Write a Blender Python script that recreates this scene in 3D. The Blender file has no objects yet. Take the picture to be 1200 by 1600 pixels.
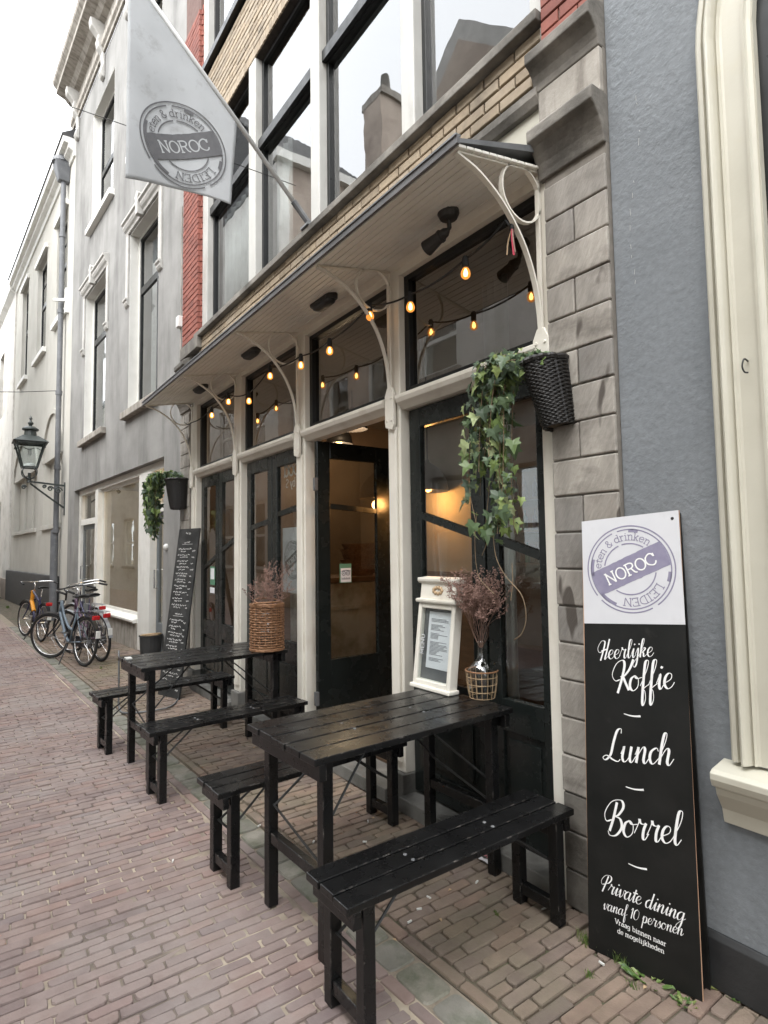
import bpy, math, random
from mathutils import Vector, Matrix
random.seed(7)
R = math.radians
scene = bpy.context.scene
col = scene.collection

# ------------------------------------------------------------------ camera
cam_data = bpy.data.cameras.new("camera")
cam = bpy.data.objects.new("camera", cam_data)
col.objects.link(cam)
scene.camera = cam
CAM = Vector((0.0, -2.183, 1.533))
YAW, PITCH, ROLL = R(54.282), R(3.729), R(-0.787)
FPX = 914.9                                   # focal length in pixels of the 1200 x 1600 photograph
fw = Vector((-math.sin(YAW) * math.cos(PITCH), math.cos(YAW) * math.cos(PITCH), math.sin(PITCH)))
rt = Vector((math.cos(YAW), math.sin(YAW), 0))
up = rt.cross(fw)
rt2 = rt * math.cos(ROLL) + up * math.sin(ROLL)
up2 = up * math.cos(ROLL) - rt * math.sin(ROLL)
m = Matrix((rt2, up2, -fw)).transposed().to_4x4()
m.translation = CAM
cam.matrix_world = m
cam_data.sensor_fit = 'VERTICAL'
cam_data.sensor_height = 36.0
cam_data.lens = 36.0 * FPX / 1600.0
cam_data.clip_start = 0.05
cam_data.clip_end = 1000

# ------------------------------------------------------------------ sky, sun, exposure
SUN_EL, SUN_AZ = R(48), R(158)
world = bpy.data.worlds.new("World")
scene.world = world
world.use_nodes = True
wn, wl = world.node_tree.nodes, world.node_tree.links
wn.clear()
out = wn.new('ShaderNodeOutputWorld')
bg = wn.new('ShaderNodeBackground')
bg.inputs['Strength'].default_value = 0.15
sky = wn.new('ShaderNodeTexSky')
sky.sky_type = 'NISHITA'
sky.sun_disc = False
sky.sun_elevation = SUN_EL
sky.sun_rotation = SUN_AZ
sky.air_density = 1.0
sky.dust_density = 6.0
sky.ozone_density = 1.0
hs = wn.new('ShaderNodeHueSaturation')
hs.inputs['Saturation'].default_value = 0.12
mixc = wn.new('ShaderNodeMixRGB')             # an even overcast veil over the clear sky
mixc.inputs['Fac'].default_value = 0.8
mixc.inputs['Color2'].default_value = (8.6, 8.9, 9.3, 1)
wl.new(sky.outputs['Color'], hs.inputs['Color'])
wl.new(hs.outputs['Color'], mixc.inputs['Color1'])
wl.new(mixc.outputs['Color'], bg.inputs['Color'])
wl.new(bg.outputs['Background'], out.inputs['Surface'])
sd = bpy.data.lights.new("sun", 'SUN')
sd.energy = 1.5
sd.angle = R(60)
sd.color = (1.0, 0.97, 0.93)
sun = bpy.data.objects.new("sun", sd)
col.objects.link(sun)
sun_dir = Vector((math.sin(SUN_AZ) * math.cos(SUN_EL), math.cos(SUN_AZ) * math.cos(SUN_EL), math.sin(SUN_EL)))
sun.rotation_euler = (-sun_dir).to_track_quat('-Z', 'Y').to_euler()
scene.view_settings.view_transform = 'Standard'
scene.view_settings.look = 'None'
scene.view_settings.gamma = 1.0
scene.view_settings.exposure = 1.68
scene.view_settings.use_curve_mapping = False
scene.cycles.max_bounces = 8
scene.cycles.transparent_max_bounces = 16
scene.cycles.caustics_reflective = False
scene.cycles.caustics_refractive = False

# ------------------------------------------------------------------ mesh helpers
class MB:
    """collects shapes; build() links them as one mesh object"""
    def __init__(s):
        s.v, s.f, s.r = [], [], []
        s.cur = 0.0
    def add(s, vs, fs):
        b = len(s.v)
        s.v += [tuple(p) for p in vs]
        for f in fs:
            s.f.append(tuple(b + i for i in f))
            s.r.append(s.cur)
        return s
    def box(s, x0, x1, y0, y1, z0, z1):
        v = [(x0, y0, z0), (x1, y0, z0), (x1, y1, z0), (x0, y1, z0), (x0, y0, z1), (x1, y0, z1), (x1, y1, z1), (x0, y1, z1)]
        return s.add(v, [(0, 3, 2, 1), (4, 5, 6, 7), (0, 1, 5, 4), (1, 2, 6, 5), (2, 3, 7, 6), (3, 0, 4, 7)])
    def hexa(s, v):
        return s.add(v, [(0, 3, 2, 1), (4, 5, 6, 7), (0, 1, 5, 4), (1, 2, 6, 5), (2, 3, 7, 6), (3, 0, 4, 7)])
    def beam(s, a, b, w, h, upv=(0, 0, 1)):
        a, b = Vector(a), Vector(b)
        d = (b - a).normalized()
        sx = d.cross(Vector(upv))
        if sx.length < 1e-4: sx = d.cross(Vector((1, 0, 0)))
        sx.normalize()
        u = sx.cross(d)
        q = []
        for p in (a, b):
            for i, j in ((-1, -1), (1, -1), (1, 1), (-1, 1)):
                q.append(p + sx * (i * w / 2) + u * (j * h / 2))
        return s.add(q, [(0, 3, 2, 1), (4, 5, 6, 7), (0, 1, 5, 4), (1, 2, 6, 5), (2, 3, 7, 6), (3, 0, 4, 7)])
    def tube(s, pts, r, n=6, close=False, cap=True):
        pts = [Vector(p) for p in pts]
        rr = r if isinstance(r, (list, tuple)) else [r] * len(pts)
        rings, prev = [], None
        N = len(pts)
        for i, p in enumerate(pts):
            if close: t = pts[(i + 1) % N] - pts[i - 1]
            else: t = pts[min(i + 1, N - 1)] - pts[max(i - 1, 0)]
            if t.length < 1e-9: t = Vector((0, 0, 1))
            t.normalize()
            if prev is None:
                a = t.cross(Vector((0, 0, 1)))
                if a.length < 1e-3: a = t.cross(Vector((0, 1, 0)))
            else:
                a = prev - t * prev.dot(t)
                if a.length < 1e-6: a = t.cross(Vector((0, 0, 1)))
            a.normalize(); prev = a
            b = t.cross(a)
            rings.append([p + (a * math.cos(2 * math.pi * k / n) + b * math.sin(2 * math.pi * k / n)) * rr[i] for k in range(n)])
        vs = [q for ring in rings for q in ring]
        fs = []
        for i in range(N if close else N - 1):
            j = (i + 1) % N
            for k in range(n):
                l = (k + 1) % n
                fs.append((i * n + k, i * n + l, j * n + l, j * n + k))
        if cap and not close:
            fs.append(tuple(range(n))[::-1]); fs.append(tuple((N - 1) * n + k for k in range(n)))
        return s.add(vs, fs)
    def lathe(s, prof, n=20, o=(0, 0, 0), cap=True):
        vs, fs = [], []
        for r, z in prof:
            for k in range(n):
                a = 2 * math.pi * k / n
                vs.append((o[0] + r * math.cos(a), o[1] + r * math.sin(a), o[2] + z))
        for i in range(len(prof) - 1):
            for k in range(n):
                l = (k + 1) % n
                fs.append((i * n + k, i * n + l, (i + 1) * n + l, (i + 1) * n + k))
        if cap:
            fs.append(tuple(range(n))[::-1]); fs.append(tuple((len(prof) - 1) * n + k for k in range(n)))
        return s.add(vs, fs)
    def prism_x(s, poly, x0, x1):
        """poly of (y,z), extruded along x"""
        n = len(poly)
        vs = [(x0, y, z) for y, z in poly] + [(x1, y, z) for y, z in poly]
        fs = [tuple(range(n)), tuple(range(2 * n - 1, n - 1, -1))]
        fs += [(i, i + n, (i + 1) % n + n, (i + 1) % n) for i in range(n)]
        return s.add(vs, fs)
    def prism_y(s, poly, y0, y1):
        """poly of (x,z), extruded along y"""
        n = len(poly)
        vs = [(x, y0, z) for x, z in poly] + [(x, y1, z) for x, z in poly]
        fs = [tuple(range(n))[::-1], tuple(range(n, 2 * n))]
        fs += [(i, (i + 1) % n, (i + 1) % n + n, i + n) for i in range(n)]
        return s.add(vs, fs)
    def ribbon(s, pts, side, w, t):
        """flat bar swept along pts; side = constant vector across the bar"""
        pts = [Vector(p) for p in pts]
        sd_ = Vector(side).normalized()
        vs, fs = [], []
        N = len(pts)
        for i, p in enumerate(pts):
            tg = (pts[min(i + 1, N - 1)] - pts[max(i - 1, 0)]).normalized()
            nn = tg.cross(sd_).normalized()
            for a, b in ((-1, -1), (1, -1), (1, 1), (-1, 1)):
                vs.append(p + sd_ * (a * w / 2) + nn * (b * t / 2))
        for i in range(N - 1):
            for k in range(4):
                l = (k + 1) % 4
                fs.append((i * 4 + k, i * 4 + l, i * 4 + 4 + l, i * 4 + 4 + k))
        fs += [(3, 2, 1, 0), tuple((N - 1) * 4 + k for k in range(4))]
        return s.add(vs, fs)
    def strip(s, pts, wf, mp, dz=0.0):
        """a pen stroke in 2-D (a,b) with width function wf(direction), mapped to 3-D by mp(a,b,h)"""
        N = len(pts)
        vs, fs = [], []
        for i, p in enumerate(pts):
            q0, q1 = pts[max(i - 1, 0)], pts[min(i + 1, N - 1)]
            tx, ty = q1[0] - q0[0], q1[1] - q0[1]
            L = math.hypot(tx, ty) or 1e-9
            tx, ty = tx / L, ty / L
            w = wf(tx, ty, i / max(N - 1, 1)) / 2
            vs.append(mp(p[0] - ty * w, p[1] + tx * w, dz))
            vs.append(mp(p[0] + ty * w, p[1] - tx * w, dz))
        for i in range(N - 1):
            fs.append((2 * i + 1, 2 * i + 3, 2 * i + 2, 2 * i))
        return s.add(vs, fs)
    def mesh(s, name, smooth=False):
        me = bpy.data.meshes.new(name)
        me.from_pydata(s.v, [], s.f)
        at = me.attributes.new('rnd', 'FLOAT', 'FACE')
        at.data.foreach_set('value', s.r)
        if smooth:
            me.polygons.foreach_set('use_smooth', [True] * len(me.polygons))
        me.update()
        return me
    def build(s, name, mat, parent=None, smooth=False, bevel=0, loc=None, world_co=True, kind=None):
        """vertices are in the frame of the top-level parent (its own location is subtracted when world_co)"""
        if parent is not None and world_co:
            root = parent
            while root.parent: root = root.parent
            if not root.get('_rot'):
                L = root.location
                s.v = [(x - L.x, y - L.y, z - L.z) for x, y, z in s.v]
        me = s.mesh(name, smooth)
        o = bpy.data.objects.new(name, me)
        me.materials.append(MAT[mat] if isinstance(mat, str) else mat)
        col.objects.link(o)
        o.parent = parent
        if loc: o.location = loc
        if bevel:
            md = o.modifiers.new('bevel', 'BEVEL'); md.width = bevel; md.segments = 2; md.limit_method = 'ANGLE'
        if kind: o['kind'] = kind
        return o

def thing(name, label, cat, loc=(0, 0, 0), rz=0.0, group=None):
    o = bpy.data.objects.new(name, None)
    o.empty_display_size = 0.2
    col.objects.link(o)
    o.location = loc
    o.rotation_euler = (0, 0, rz)
    o['label'] = label; o['category'] = cat
    if group: o['group'] = group
    return o
def local_thing(*a, **k):
    o = thing(*a, **k); o['_rot'] = 1
    return o
def tag(o, label, cat, group=None):
    o['label'] = label; o['category'] = cat
    if group: o['group'] = group
    return o
def inst(name, me, parent, loc, rot=(0, 0, 0), scale=(1, 1, 1)):
    o = bpy.data.objects.new(name, me)
    col.objects.link(o)
    o.parent = parent
    o.location = loc; o.rotation_euler = rot; o.scale = scale
    return o
def rel(root, p):
    while root.parent: root = root.parent
    return (p[0] - root.location.x, p[1] - root.location.y, p[2] - root.location.z)
def cat(pts, n=6, close=False):
    """Catmull-Rom through points of any dimension"""
    if len(pts) < 3: 
        a, b = pts[0], pts[-1]
        return [tuple(a[k] + (b[k] - a[k]) * i / n for k in range(len(a))) for i in range(n + 1)]
    P = list(pts)
    if close: P = [P[-1]] + P + [P[0], P[1]]
    else: P = [tuple(2 * a - b for a, b in zip(P[0], P[1]))] + P + [tuple(2 * a - b for a, b in zip(P[-1], P[-2]))]
    o = []
    for i in range(1, len(P) - 2):
        p0, p1, p2, p3 = P[i - 1:i + 3]
        for k in range(n):
            t = k / n
            o.append(tuple(0.5 * (2 * b + (c - a) * t + (2 * a - 5 * b + 4 * c - d) * t * t + (3 * b - a - 3 * c + d) * t ** 3) for a, b, c, d in zip(p0, p1, p2, p3)))
    if not close: o.append(tuple(pts[-1]))
    return o

# ------------------------------------------------------------------ materials
MAT = {}
def nodes(name):
    mt = bpy.data.materials.new(name); mt.use_nodes = True
    nt = mt.node_tree; nt.nodes.clear()
    o = nt.nodes.new('ShaderNodeOutputMaterial')
    b = nt.nodes.new('ShaderNodeBsdfPrincipled')
    nt.links.new(b.outputs[0], o.inputs[0])
    MAT[name] = mt
    return mt, nt, nt.nodes, nt.links, b
def noise(N, L, scale, detail=4, rough=0.55, vec=None, stretch=None):
    n = N.new('ShaderNodeTexNoise')
    n.inputs['Scale'].default_value = scale; n.inputs['Detail'].default_value = detail; n.inputs['Roughness'].default_value = rough
    if vec is None:
        tc = N.new('ShaderNodeNewGeometry'); vec = tc.outputs['Position']
    if stretch:
        mp = N.new('ShaderNodeMapping'); mp.inputs['Scale'].default_value = stretch
        L.new(vec, mp.inputs['Vector']); vec = mp.outputs['Vector']
    L.new(vec, n.inputs['Vector'])
    return n
def ramp(N, L, src, stops):
    r = N.new('ShaderNodeValToRGB')
    els = r.color_ramp.elements
    while len(els) < len(stops): els.new(0.5)
    for e, (p, c) in zip(els, stops):
        e.position = p; e.color = (*c, 1) if len(c) == 3 else c
    L.new(src, r.inputs[0])
    return r
def mixrgb(N, L, fac, a, b, mode='MIX'):
    x = N.new('ShaderNodeMixRGB'); x.blend_type = mode
    for s_, v in ((x.inputs[0], fac), (x.inputs[1], a), (x.inputs[2], b)):
        if hasattr(v, 'links') or hasattr(v, 'is_output'): L.new(v, s_)
        elif isinstance(v, (int, float)): s_.default_value = v
        else: s_.default_value = (*v, 1)
    return x.outputs[0]
def M(name, c1, c2=None, rough=0.6, scale=6.0, detail=5, bump=0.0, bscale=40.0, stain=None, sscale=1.5, sstretch=None, samt=(0.45, 0.7), metal=0.0, rvar=0.0, stretch=None, rnd=None, rndamt=0.0, coat=0.0, spec=0.5):
    mt, nt, N, L, b = nodes(name)
    c2 = c2 or tuple(min(1, x * 1.25) for x in c1)
    n = noise(N, L, scale, detail, stretch=stretch)
    base = ramp(N, L, n.outputs['Fac'], [(0.3, c1), (0.7, c2)]).outputs['Color']
    if rnd:
        if rnd == 'obj':
            oi = N.new('ShaderNodeObjectInfo'); src = oi.outputs['Random']
        else:
            at = N.new('ShaderNodeAttribute'); at.attribute_name = 'rnd'; src = at.outputs['Fac']
        rc = ramp(N, L, src, rndamt)
        rc.color_ramp.interpolation = 'LINEAR'
        base = mixrgb(N, L, 1.0, base, rc.outputs['Color'], 'MULTIPLY')
    if stain:
        sn = noise(N, L, sscale, 6, 0.65, stretch=sstretch)
        f = ramp(N, L, sn.outputs['Fac'], [(samt[0], (0, 0, 0)), (samt[1], (1, 1, 1))])
        base = mixrgb(N, L, f.outputs['Color'], base, stain)
    L.new(base, b.inputs['Base Color'])
    b.inputs['Roughness'].default_value = rough
    b.inputs['Metallic'].default_value = metal
    b.inputs['Specular IOR Level'].default_value = spec
    if coat: b.inputs['Coat Weight'].default_value = coat; b.inputs['Coat Roughness'].default_value = 0.15
    if rvar:
        rn = noise(N, L, scale * 2.3, 4)
        mr = N.new('ShaderNodeMapRange'); mr.inputs[1].default_value = 0.3; mr.inputs[2].default_value = 0.7
        mr.inputs[3].default_value = max(0.02, rough - rvar); mr.inputs[4].default_value = min(1, rough + rvar)
        L.new(rn.outputs['Fac'], mr.inputs[0]); L.new(mr.outputs[0], b.inputs['Roughness'])
    if bump:
        bn = noise(N, L, bscale, 6, 0.6, stretch=stretch)
        bp = N.new('ShaderNodeBump'); bp.inputs['Strength'].default_value = bump; bp.inputs['Distance'].default_value = 0.01
        L.new(bn.outputs['Fac'], bp.inputs['Height']); L.new(bp.outputs[0], b.inputs['Normal'])
    return mt
def glass(name, ior=1.6, tint=(0.93, 0.95, 0.94), gl_rough=0.0):
    """thin pane: mirror reflection by Fresnel, the rest passes through"""
    mt, nt, N, L, b = nodes(name)
    o = [n for n in N if n.type == 'OUTPUT_MATERIAL'][0]
    N.remove(b)
    fr = N.new('ShaderNodeFresnel'); fr.inputs['IOR'].default_value = ior
    tr = N.new('ShaderNodeBsdfTransparent'); tr.inputs[0].default_value = (*tint, 1)
    gl = N.new('ShaderNodeBsdfGlossy'); gl.inputs[0].default_value = (1, 1, 1, 1); gl.inputs['Roughness'].default_value = gl_rough
    nz = noise(N, L, 2.2, 2)
    bp = N.new('ShaderNodeBump'); bp.inputs['Strength'].default_value = 0.035; bp.inputs['Distance'].default_value = 0.02
    L.new(nz.outputs['Fac'], bp.inputs['Height']); L.new(bp.outputs[0], gl.inputs['Normal'])
    mx = N.new('ShaderNodeMixShader')
    gb = N.new('ShaderNodeNewGeometry')            # only the outer face of the pane mirrors
    iv = N.new('ShaderNodeMath'); iv.operation = 'SUBTRACT'; iv.inputs[0].default_value = 1.0; L.new(gb.outputs['Backfacing'], iv.inputs[1])
    mm = N.new('ShaderNodeMath'); mm.operation = 'MULTIPLY'; L.new(fr.outputs[0], mm.inputs[0]); L.new(iv.outputs[0], mm.inputs[1])
    L.new(mm.outputs[0], mx.inputs[0]); L.new(tr.outputs[0], mx.inputs[1]); L.new(gl.outputs[0], mx.inputs[2])
    L.new(mx.outputs[0], o.inputs[0])
    return mt
def emit(name, c, s):
    mt, nt, N, L, b = nodes(name)
    b.inputs['Base Color'].default_value = (*c, 1)
    b.inputs['Emission Color'].default_value = (*c, 1); b.inputs['Emission Strength'].default_value = s
    return mt
def plain(name, c, rough=0.6, metal=0.0, spec=0.5):
    mt, nt, N, L, b = nodes(name)
    b.inputs['Base Color'].default_value = (*c, 1); b.inputs['Roughness'].default_value = rough; b.inputs['Metallic'].default_value = metal
    b.inputs['Specular IOR Level'].default_value = spec
    return mt

BR = [(0.0, (0.70, 0.69, 0.72)), (0.15, (0.90, 0.88, 0.89)), (0.5, (1.0, 0.98, 0.97)), (0.8, (1.07, 1.01, 0.96)), (0.93, (1.07, 0.94, 0.90)), (1.0, (0.82, 0.84, 0.89))]
for sfx, src in (('', 'obj'), ('_mass', 'attr')):
    M('street_brick' + sfx, (0.205, 0.155, 0.140), (0.272, 0.214, 0.196), 0.85, 9, bump=0.35, bscale=120, rnd=src, rndamt=BR, stain=(0.30, 0.262, 0.24), sscale=1.6, samt=(0.45, 0.8))
    M('pavement_brick' + sfx, (0.165, 0.125, 0.102), (0.245, 0.195, 0.155), 0.85, 9, bump=0.45, bscale=110, rnd=src, rndamt=BR, stain=(0.15, 0.135, 0.085), sscale=1.3, samt=(0.45, 0.75))
    M('yellow_brick' + sfx, (0.29, 0.235, 0.168), (0.385, 0.318, 0.235), 0.7, 14, bump=0.2, bscale=150, rnd=src, rndamt=[(0, (0.72, 0.68, 0.62)), (0.35, (1, 1, 1)), (0.8, (1.04, 1, 0.94)), (1, (0.85, 0.8, 0.74))], stain=(0.075, 0.062, 0.047), sscale=1.7, samt=(0.50, 0.74))
    M('red_brick' + sfx, (0.20, 0.060, 0.042), (0.28, 0.09, 0.064), 0.75, 14, bump=0.2, bscale=150, rnd=src, rndamt=[(0, (0.75, 0.7, 0.7)), (0.5, (1, 1, 1)), (1, (1.12, 1.05, 1))], stain=(0.09, 0.035, 0.03), sscale=3, samt=(0.6, 0.85))
M('sand_joint', (0.22, 0.185, 0.14), (0.34, 0.29, 0.225), 0.95, 30, bump=0.5, bscale=200, stain=(0.17, 0.14, 0.11), sscale=1.1, samt=(0.48, 0.66))
M('soil_joint', (0.075, 0.062, 0.045), (0.16, 0.13, 0.095), 0.95, 14, bump=0.5, bscale=160, stain=(0.06, 0.075, 0.03), sscale=3, samt=(0.5, 0.7))
M('gutter_stone', (0.165, 0.156, 0.136), (0.265, 0.252, 0.222), 0.8, 5, bump=0.6, bscale=60, rnd='obj', rndamt=[(0, (0.75, 0.76, 0.74)), (0.5, (1, 1, 0.98)), (1, (1.15, 1.12, 1.04))], stain=(0.10, 0.11, 0.07), sscale=6)
M('mortar_dark', (0.028, 0.024, 0.020), (0.055, 0.047, 0.040), 0.9, 20)
M('mortar_red', (0.11, 0.06, 0.05), (0.16, 0.1, 0.085), 0.9, 20)
M('pilaster_stone', (0.25, 0.238, 0.218), (0.36, 0.343, 0.315), 0.8, 5, bump=0.5, bscale=30, rnd='obj', rndamt=[(0, (0.74, 0.74, 0.75)), (0.5, (1.0, 0.98, 0.96)), (1, (1.15, 1.13, 1.1))], stain=(0.17, 0.155, 0.137), sscale=3.2, sstretch=(1, 1, 2.2), samt=(0.5, 0.72), stretch=(2.2, 1, 0.6))
M('dark_stone', (0.13, 0.12, 0.105), (0.26, 0.24, 0.21), 0.85, 4, bump=0.4, bscale=40, stain=(0.04, 0.036, 0.03), sscale=2.2)
M('pale_stone', (0.27, 0.25, 0.215), (0.40, 0.37, 0.33), 0.85, 6, bump=0.3, bscale=40, stain=(0.15, 0.13, 0.11), sscale=4, sstretch=(3, 1, 0.6))
M('step_stone', (0.10, 0.10, 0.095), (0.19, 0.185, 0.17), 0.75, 5, bump=0.3, bscale=50, stain=(0.06, 0.06, 0.05), sscale=3)
M('cream_paint', (0.67, 0.64, 0.565), (0.74, 0.71, 0.635), 0.45, 5, bump=0.08, bscale=60, stain=(0.5, 0.45, 0.37), sscale=3.5, sstretch=(1, 1, 0.4), samt=(0.55, 0.85))
M('soffit_paint', (0.75, 0.73, 0.67), (0.80, 0.78, 0.72), 0.5, 3, bump=0.05, bscale=40, stain=(0.60, 0.565, 0.49), sscale=2.5, samt=(0.5, 0.85))
M('mullion_paint', (0.43, 0.425, 0.40), (0.50, 0.495, 0.465), 0.5, 4, bump=0.1, bscale=40, stain=(0.33, 0.315, 0.285), sscale=4, sstretch=(1, 1, 0.3), samt=(0.5, 0.75))
M('grey_trim', (0.40, 0.39, 0.365), (0.50, 0.485, 0.455), 0.6, 4, stain=(0.29, 0.28, 0.26), sscale=3, samt=(0.5, 0.8))
M('pointing', (0.15, 0.135, 0.115), (0.22, 0.2, 0.175), 0.9, 20)
M('white_paint', (0.64, 0.63, 0.59), (0.72, 0.71, 0.67), 0.5, 4, stain=(0.46, 0.44, 0.39), sscale=3, sstretch=(1, 1, 0.35), samt=(0.55, 0.8))
M('ivory_paint', (0.47, 0.45, 0.375), (0.53, 0.51, 0.43), 0.38, 4, bump=0.04, bscale=50, stain=(0.5, 0.46, 0.35), sscale=3, samt=(0.6, 0.9))
M('blue_stucco', (0.172, 0.188, 0.202), (0.20, 0.216, 0.23), 0.9, 2.5, stain=(0.135, 0.148, 0.158), sscale=1.6, sstretch=(2.2, 2.2, .35), samt=(0.5, 0.78))
M('grey_stucco', (0.20, 0.197, 0.188), (0.295, 0.29, 0.278), 0.92, 1.6, detail=7, bump=0.3, bscale=25, stain=(0.13, 0.127, 0.122), sscale=1.2, sstretch=(1.6, 1.6, 0.35), samt=(0.48, 0.72))
M('cream_stucco', (0.47, 0.455, 0.41), (0.55, 0.535, 0.49), 0.92, 1.2, bump=0.2, bscale=20, stain=(0.39, 0.375, 0.33), sscale=0.9, sstretch=(1.4, 1.4, 0.4), samt=(0.5, 0.8))
M('white_wall', (0.62, 0.60, 0.56), (0.72, 0.70, 0.66), 0.9, 1.5, bump=0.4, bscale=12, stain=(0.45, 0.43, 0.39), sscale=1.5)
M('beige_wall', (0.42, 0.35, 0.29), (0.52, 0.44, 0.37), 0.9, 2, bump=0.2, bscale=20, stain=(0.3, 0.24, 0.2), sscale=1.5)
M('tar_plinth', (0.016, 0.017, 0.018), (0.032, 0.033, 0.034), 0.55, 6, bump=0.25, bscale=30, stain=(0.07, 0.07, 0.065), sscale=5, samt=(0.62, 0.85))
M('door_paint', (0.009, 0.0115, 0.011), (0.015, 0.018, 0.017), 0.24, 4, bump=0.06, bscale=40, rvar=0.1, spec=0.35)
M('frame_black', (0.009, 0.010, 0.010), (0.015, 0.016, 0.016), 0.35, 6, rvar=0.08, spec=0.3)
M('iron_black', (0.014, 0.014, 0.014), (0.026, 0.026, 0.026), 0.5, 20, bump=0.15, bscale=80)
M('lantern_green', (0.02, 0.026, 0.024), (0.04, 0.048, 0.045), 0.45, 10)
M('zinc', (0.13, 0.135, 0.14), (0.23, 0.235, 0.24), 0.55, 6, metal=0.5, stain=(0.32, 0.32, 0.31), sscale=6, samt=(0.6, 0.8))
M('pipe_grey', (0.105, 0.11, 0.118), (0.15, 0.155, 0.165), 0.5, 6, stain=(0.28, 0.28, 0.27), sscale=9, samt=(0.6, 0.8))
M('roof_tile', (0.05, 0.05, 0.052), (0.11, 0.108, 0.105), 0.8, 5, bump=0.3, bscale=20, rnd='attr', rndamt=[(0, (0.7, 0.7, 0.7)), (1, (1.2, 1.2, 1.2))])
M('lead', (0.11, 0.11, 0.115), (0.18, 0.18, 0.185), 0.55, 5, metal=0.3)
M('wicker_brown', (0.16, 0.07, 0.03), (0.32, 0.17, 0.085), 0.6, 40, bump=0.3, bscale=120)
M('wicker_black', (0.005, 0.0045, 0.004), (0.012, 0.010, 0.009), 0.42, 40, bump=0.3, bscale=120)
M('rattan_pale', (0.36, 0.25, 0.14), (0.5, 0.36, 0.22), 0.6, 60)
M('dried_stem', (0.15, 0.085, 0.06), (0.24, 0.145, 0.11), 0.9, 30)
M('dried_bud', (0.20, 0.115, 0.09), (0.32, 0.20, 0.165), 0.9, 60)
M('ivy_stem', (0.12, 0.085, 0.05), (0.24, 0.17, 0.10), 0.8, 30)
M('raw_plywood', (0.46, 0.27, 0.165), (0.58, 0.37, 0.24), 0.75, 20, stretch=(1, 1, 0.15))
M('sign_white', (0.56, 0.565, 0.59), (0.61, 0.615, 0.635), 0.5, 6, stain=(0.48, 0.48, 0.49), sscale=6, samt=(0.58, 0.85))
M('sign_black', (0.0075, 0.008, 0.0075), (0.014, 0.014, 0.013), 0.42, 8, rvar=0.1, stain=(0.045, 0.045, 0.04), sscale=9, samt=(0.62, 0.9), spec=0.25)
M('chalkboard', (0.012, 0.013, 0.013), (0.022, 0.023, 0.023), 0.6, 8, stain=(0.04, 0.04, 0.04), sscale=8)
plain('chalk', (0.62, 0.62, 0.6), 0.9)
plain('letter_white', (0.80, 0.80, 0.79), 0.6)
M('logo_violet', (0.21, 0.195, 0.285), (0.255, 0.24, 0.325), 0.6, 30)
M('logo_grey', (0.075, 0.075, 0.08), (0.105, 0.105, 0.11), 0.7, 30)
M('pole_white', (0.50, 0.505, 0.50), (0.58, 0.58, 0.57), 0.45, 8)
M('paper', (0.68, 0.68, 0.70), (0.74, 0.74, 0.76), 0.7, 6)
plain('print_grey', (0.22, 0.22, 0.24), 0.8)
plain('print_pink', (0.6, 0.22, 0.25), 0.8)
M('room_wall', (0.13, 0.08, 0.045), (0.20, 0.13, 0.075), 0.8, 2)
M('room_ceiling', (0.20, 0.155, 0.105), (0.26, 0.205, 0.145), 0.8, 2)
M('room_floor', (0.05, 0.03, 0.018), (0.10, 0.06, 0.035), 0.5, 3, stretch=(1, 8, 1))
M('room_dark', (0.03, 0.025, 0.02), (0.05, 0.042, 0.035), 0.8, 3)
M('room_grey', (0.32, 0.32, 0.31), (0.42, 0.42, 0.41), 0.9, 2)
M('partition', (0.33, 0.29, 0.22), (0.4, 0.355, 0.28), 0.8, 3)
M('curtain', (0.55, 0.55, 0.53), (0.66, 0.66, 0.64), 0.9, 3)
M('counter_paint', (0.52, 0.50, 0.45), (0.58, 0.555, 0.50), 0.6, 3, stain=(0.22, 0.19, 0.15), sscale=3)
M('shelf_wood', (0.10, 0.05, 0.022), (0.17, 0.09, 0.045), 0.6, 6, stretch=(1, 1, 6))
plain('lamp_black', (0.02, 0.018, 0.016), 0.5)
M('copper', (0.45, 0.16, 0.09), (0.55, 0.22, 0.13), 0.4, 10, metal=0.6)
plain('chrome', (0.62, 0.62, 0.62), 0.22, 1.0)
plain('rubber', (0.012, 0.012, 0.012), 0.75)
plain('red_lens', (0.42, 0.012, 0.015), 0.25)
plain('bike_blue', (0.13, 0.165, 0.20), 0.3)
plain('bike_black', (0.012, 0.012, 0.014), 0.3)
plain('bike_navy', (0.022, 0.022, 0.065), 0.35)
plain('bike_orange', (0.62, 0.26, 0.02), 0.4)
plain('bike_silver', (0.45, 0.47, 0.5), 0.35, 0.7)
plain('bike_purple', (0.09, 0.05, 0.085), 0.35)
plain('sticker_green', (0.10, 0.24, 0.15), 0.6)
plain('ribbon_red', (0.5, 0.05, 0.09), 0.8)
plain('plastic_white', (0.66, 0.66, 0.63), 0.45)
plain('cabinet_grey', (0.12, 0.135, 0.145), 0.5)
emit('bulb_warm', (1.0, 0.50, 0.17), 3.2)
emit('filament', (1.0, 0.66, 0.28), 7.0)
emit('lamp_glow', (1.0, 0.52, 0.16), 2.2)
glass('pane', 2.0, (0.80, 0.82, 0.81))
glass('pane_shop', 2.6, (0.78, 0.79, 0.78))
glass('pane_transom', 2.9, (0.62, 0.62, 0.60))
glass('pane_upper', 2.7, (0.72, 0.74, 0.74))
glass('bottle_glass', 2.0, (0.93, 0.92, 0.9))
glass('bulb_glass', 1.45, (1.0, 0.86, 0.66))
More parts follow.
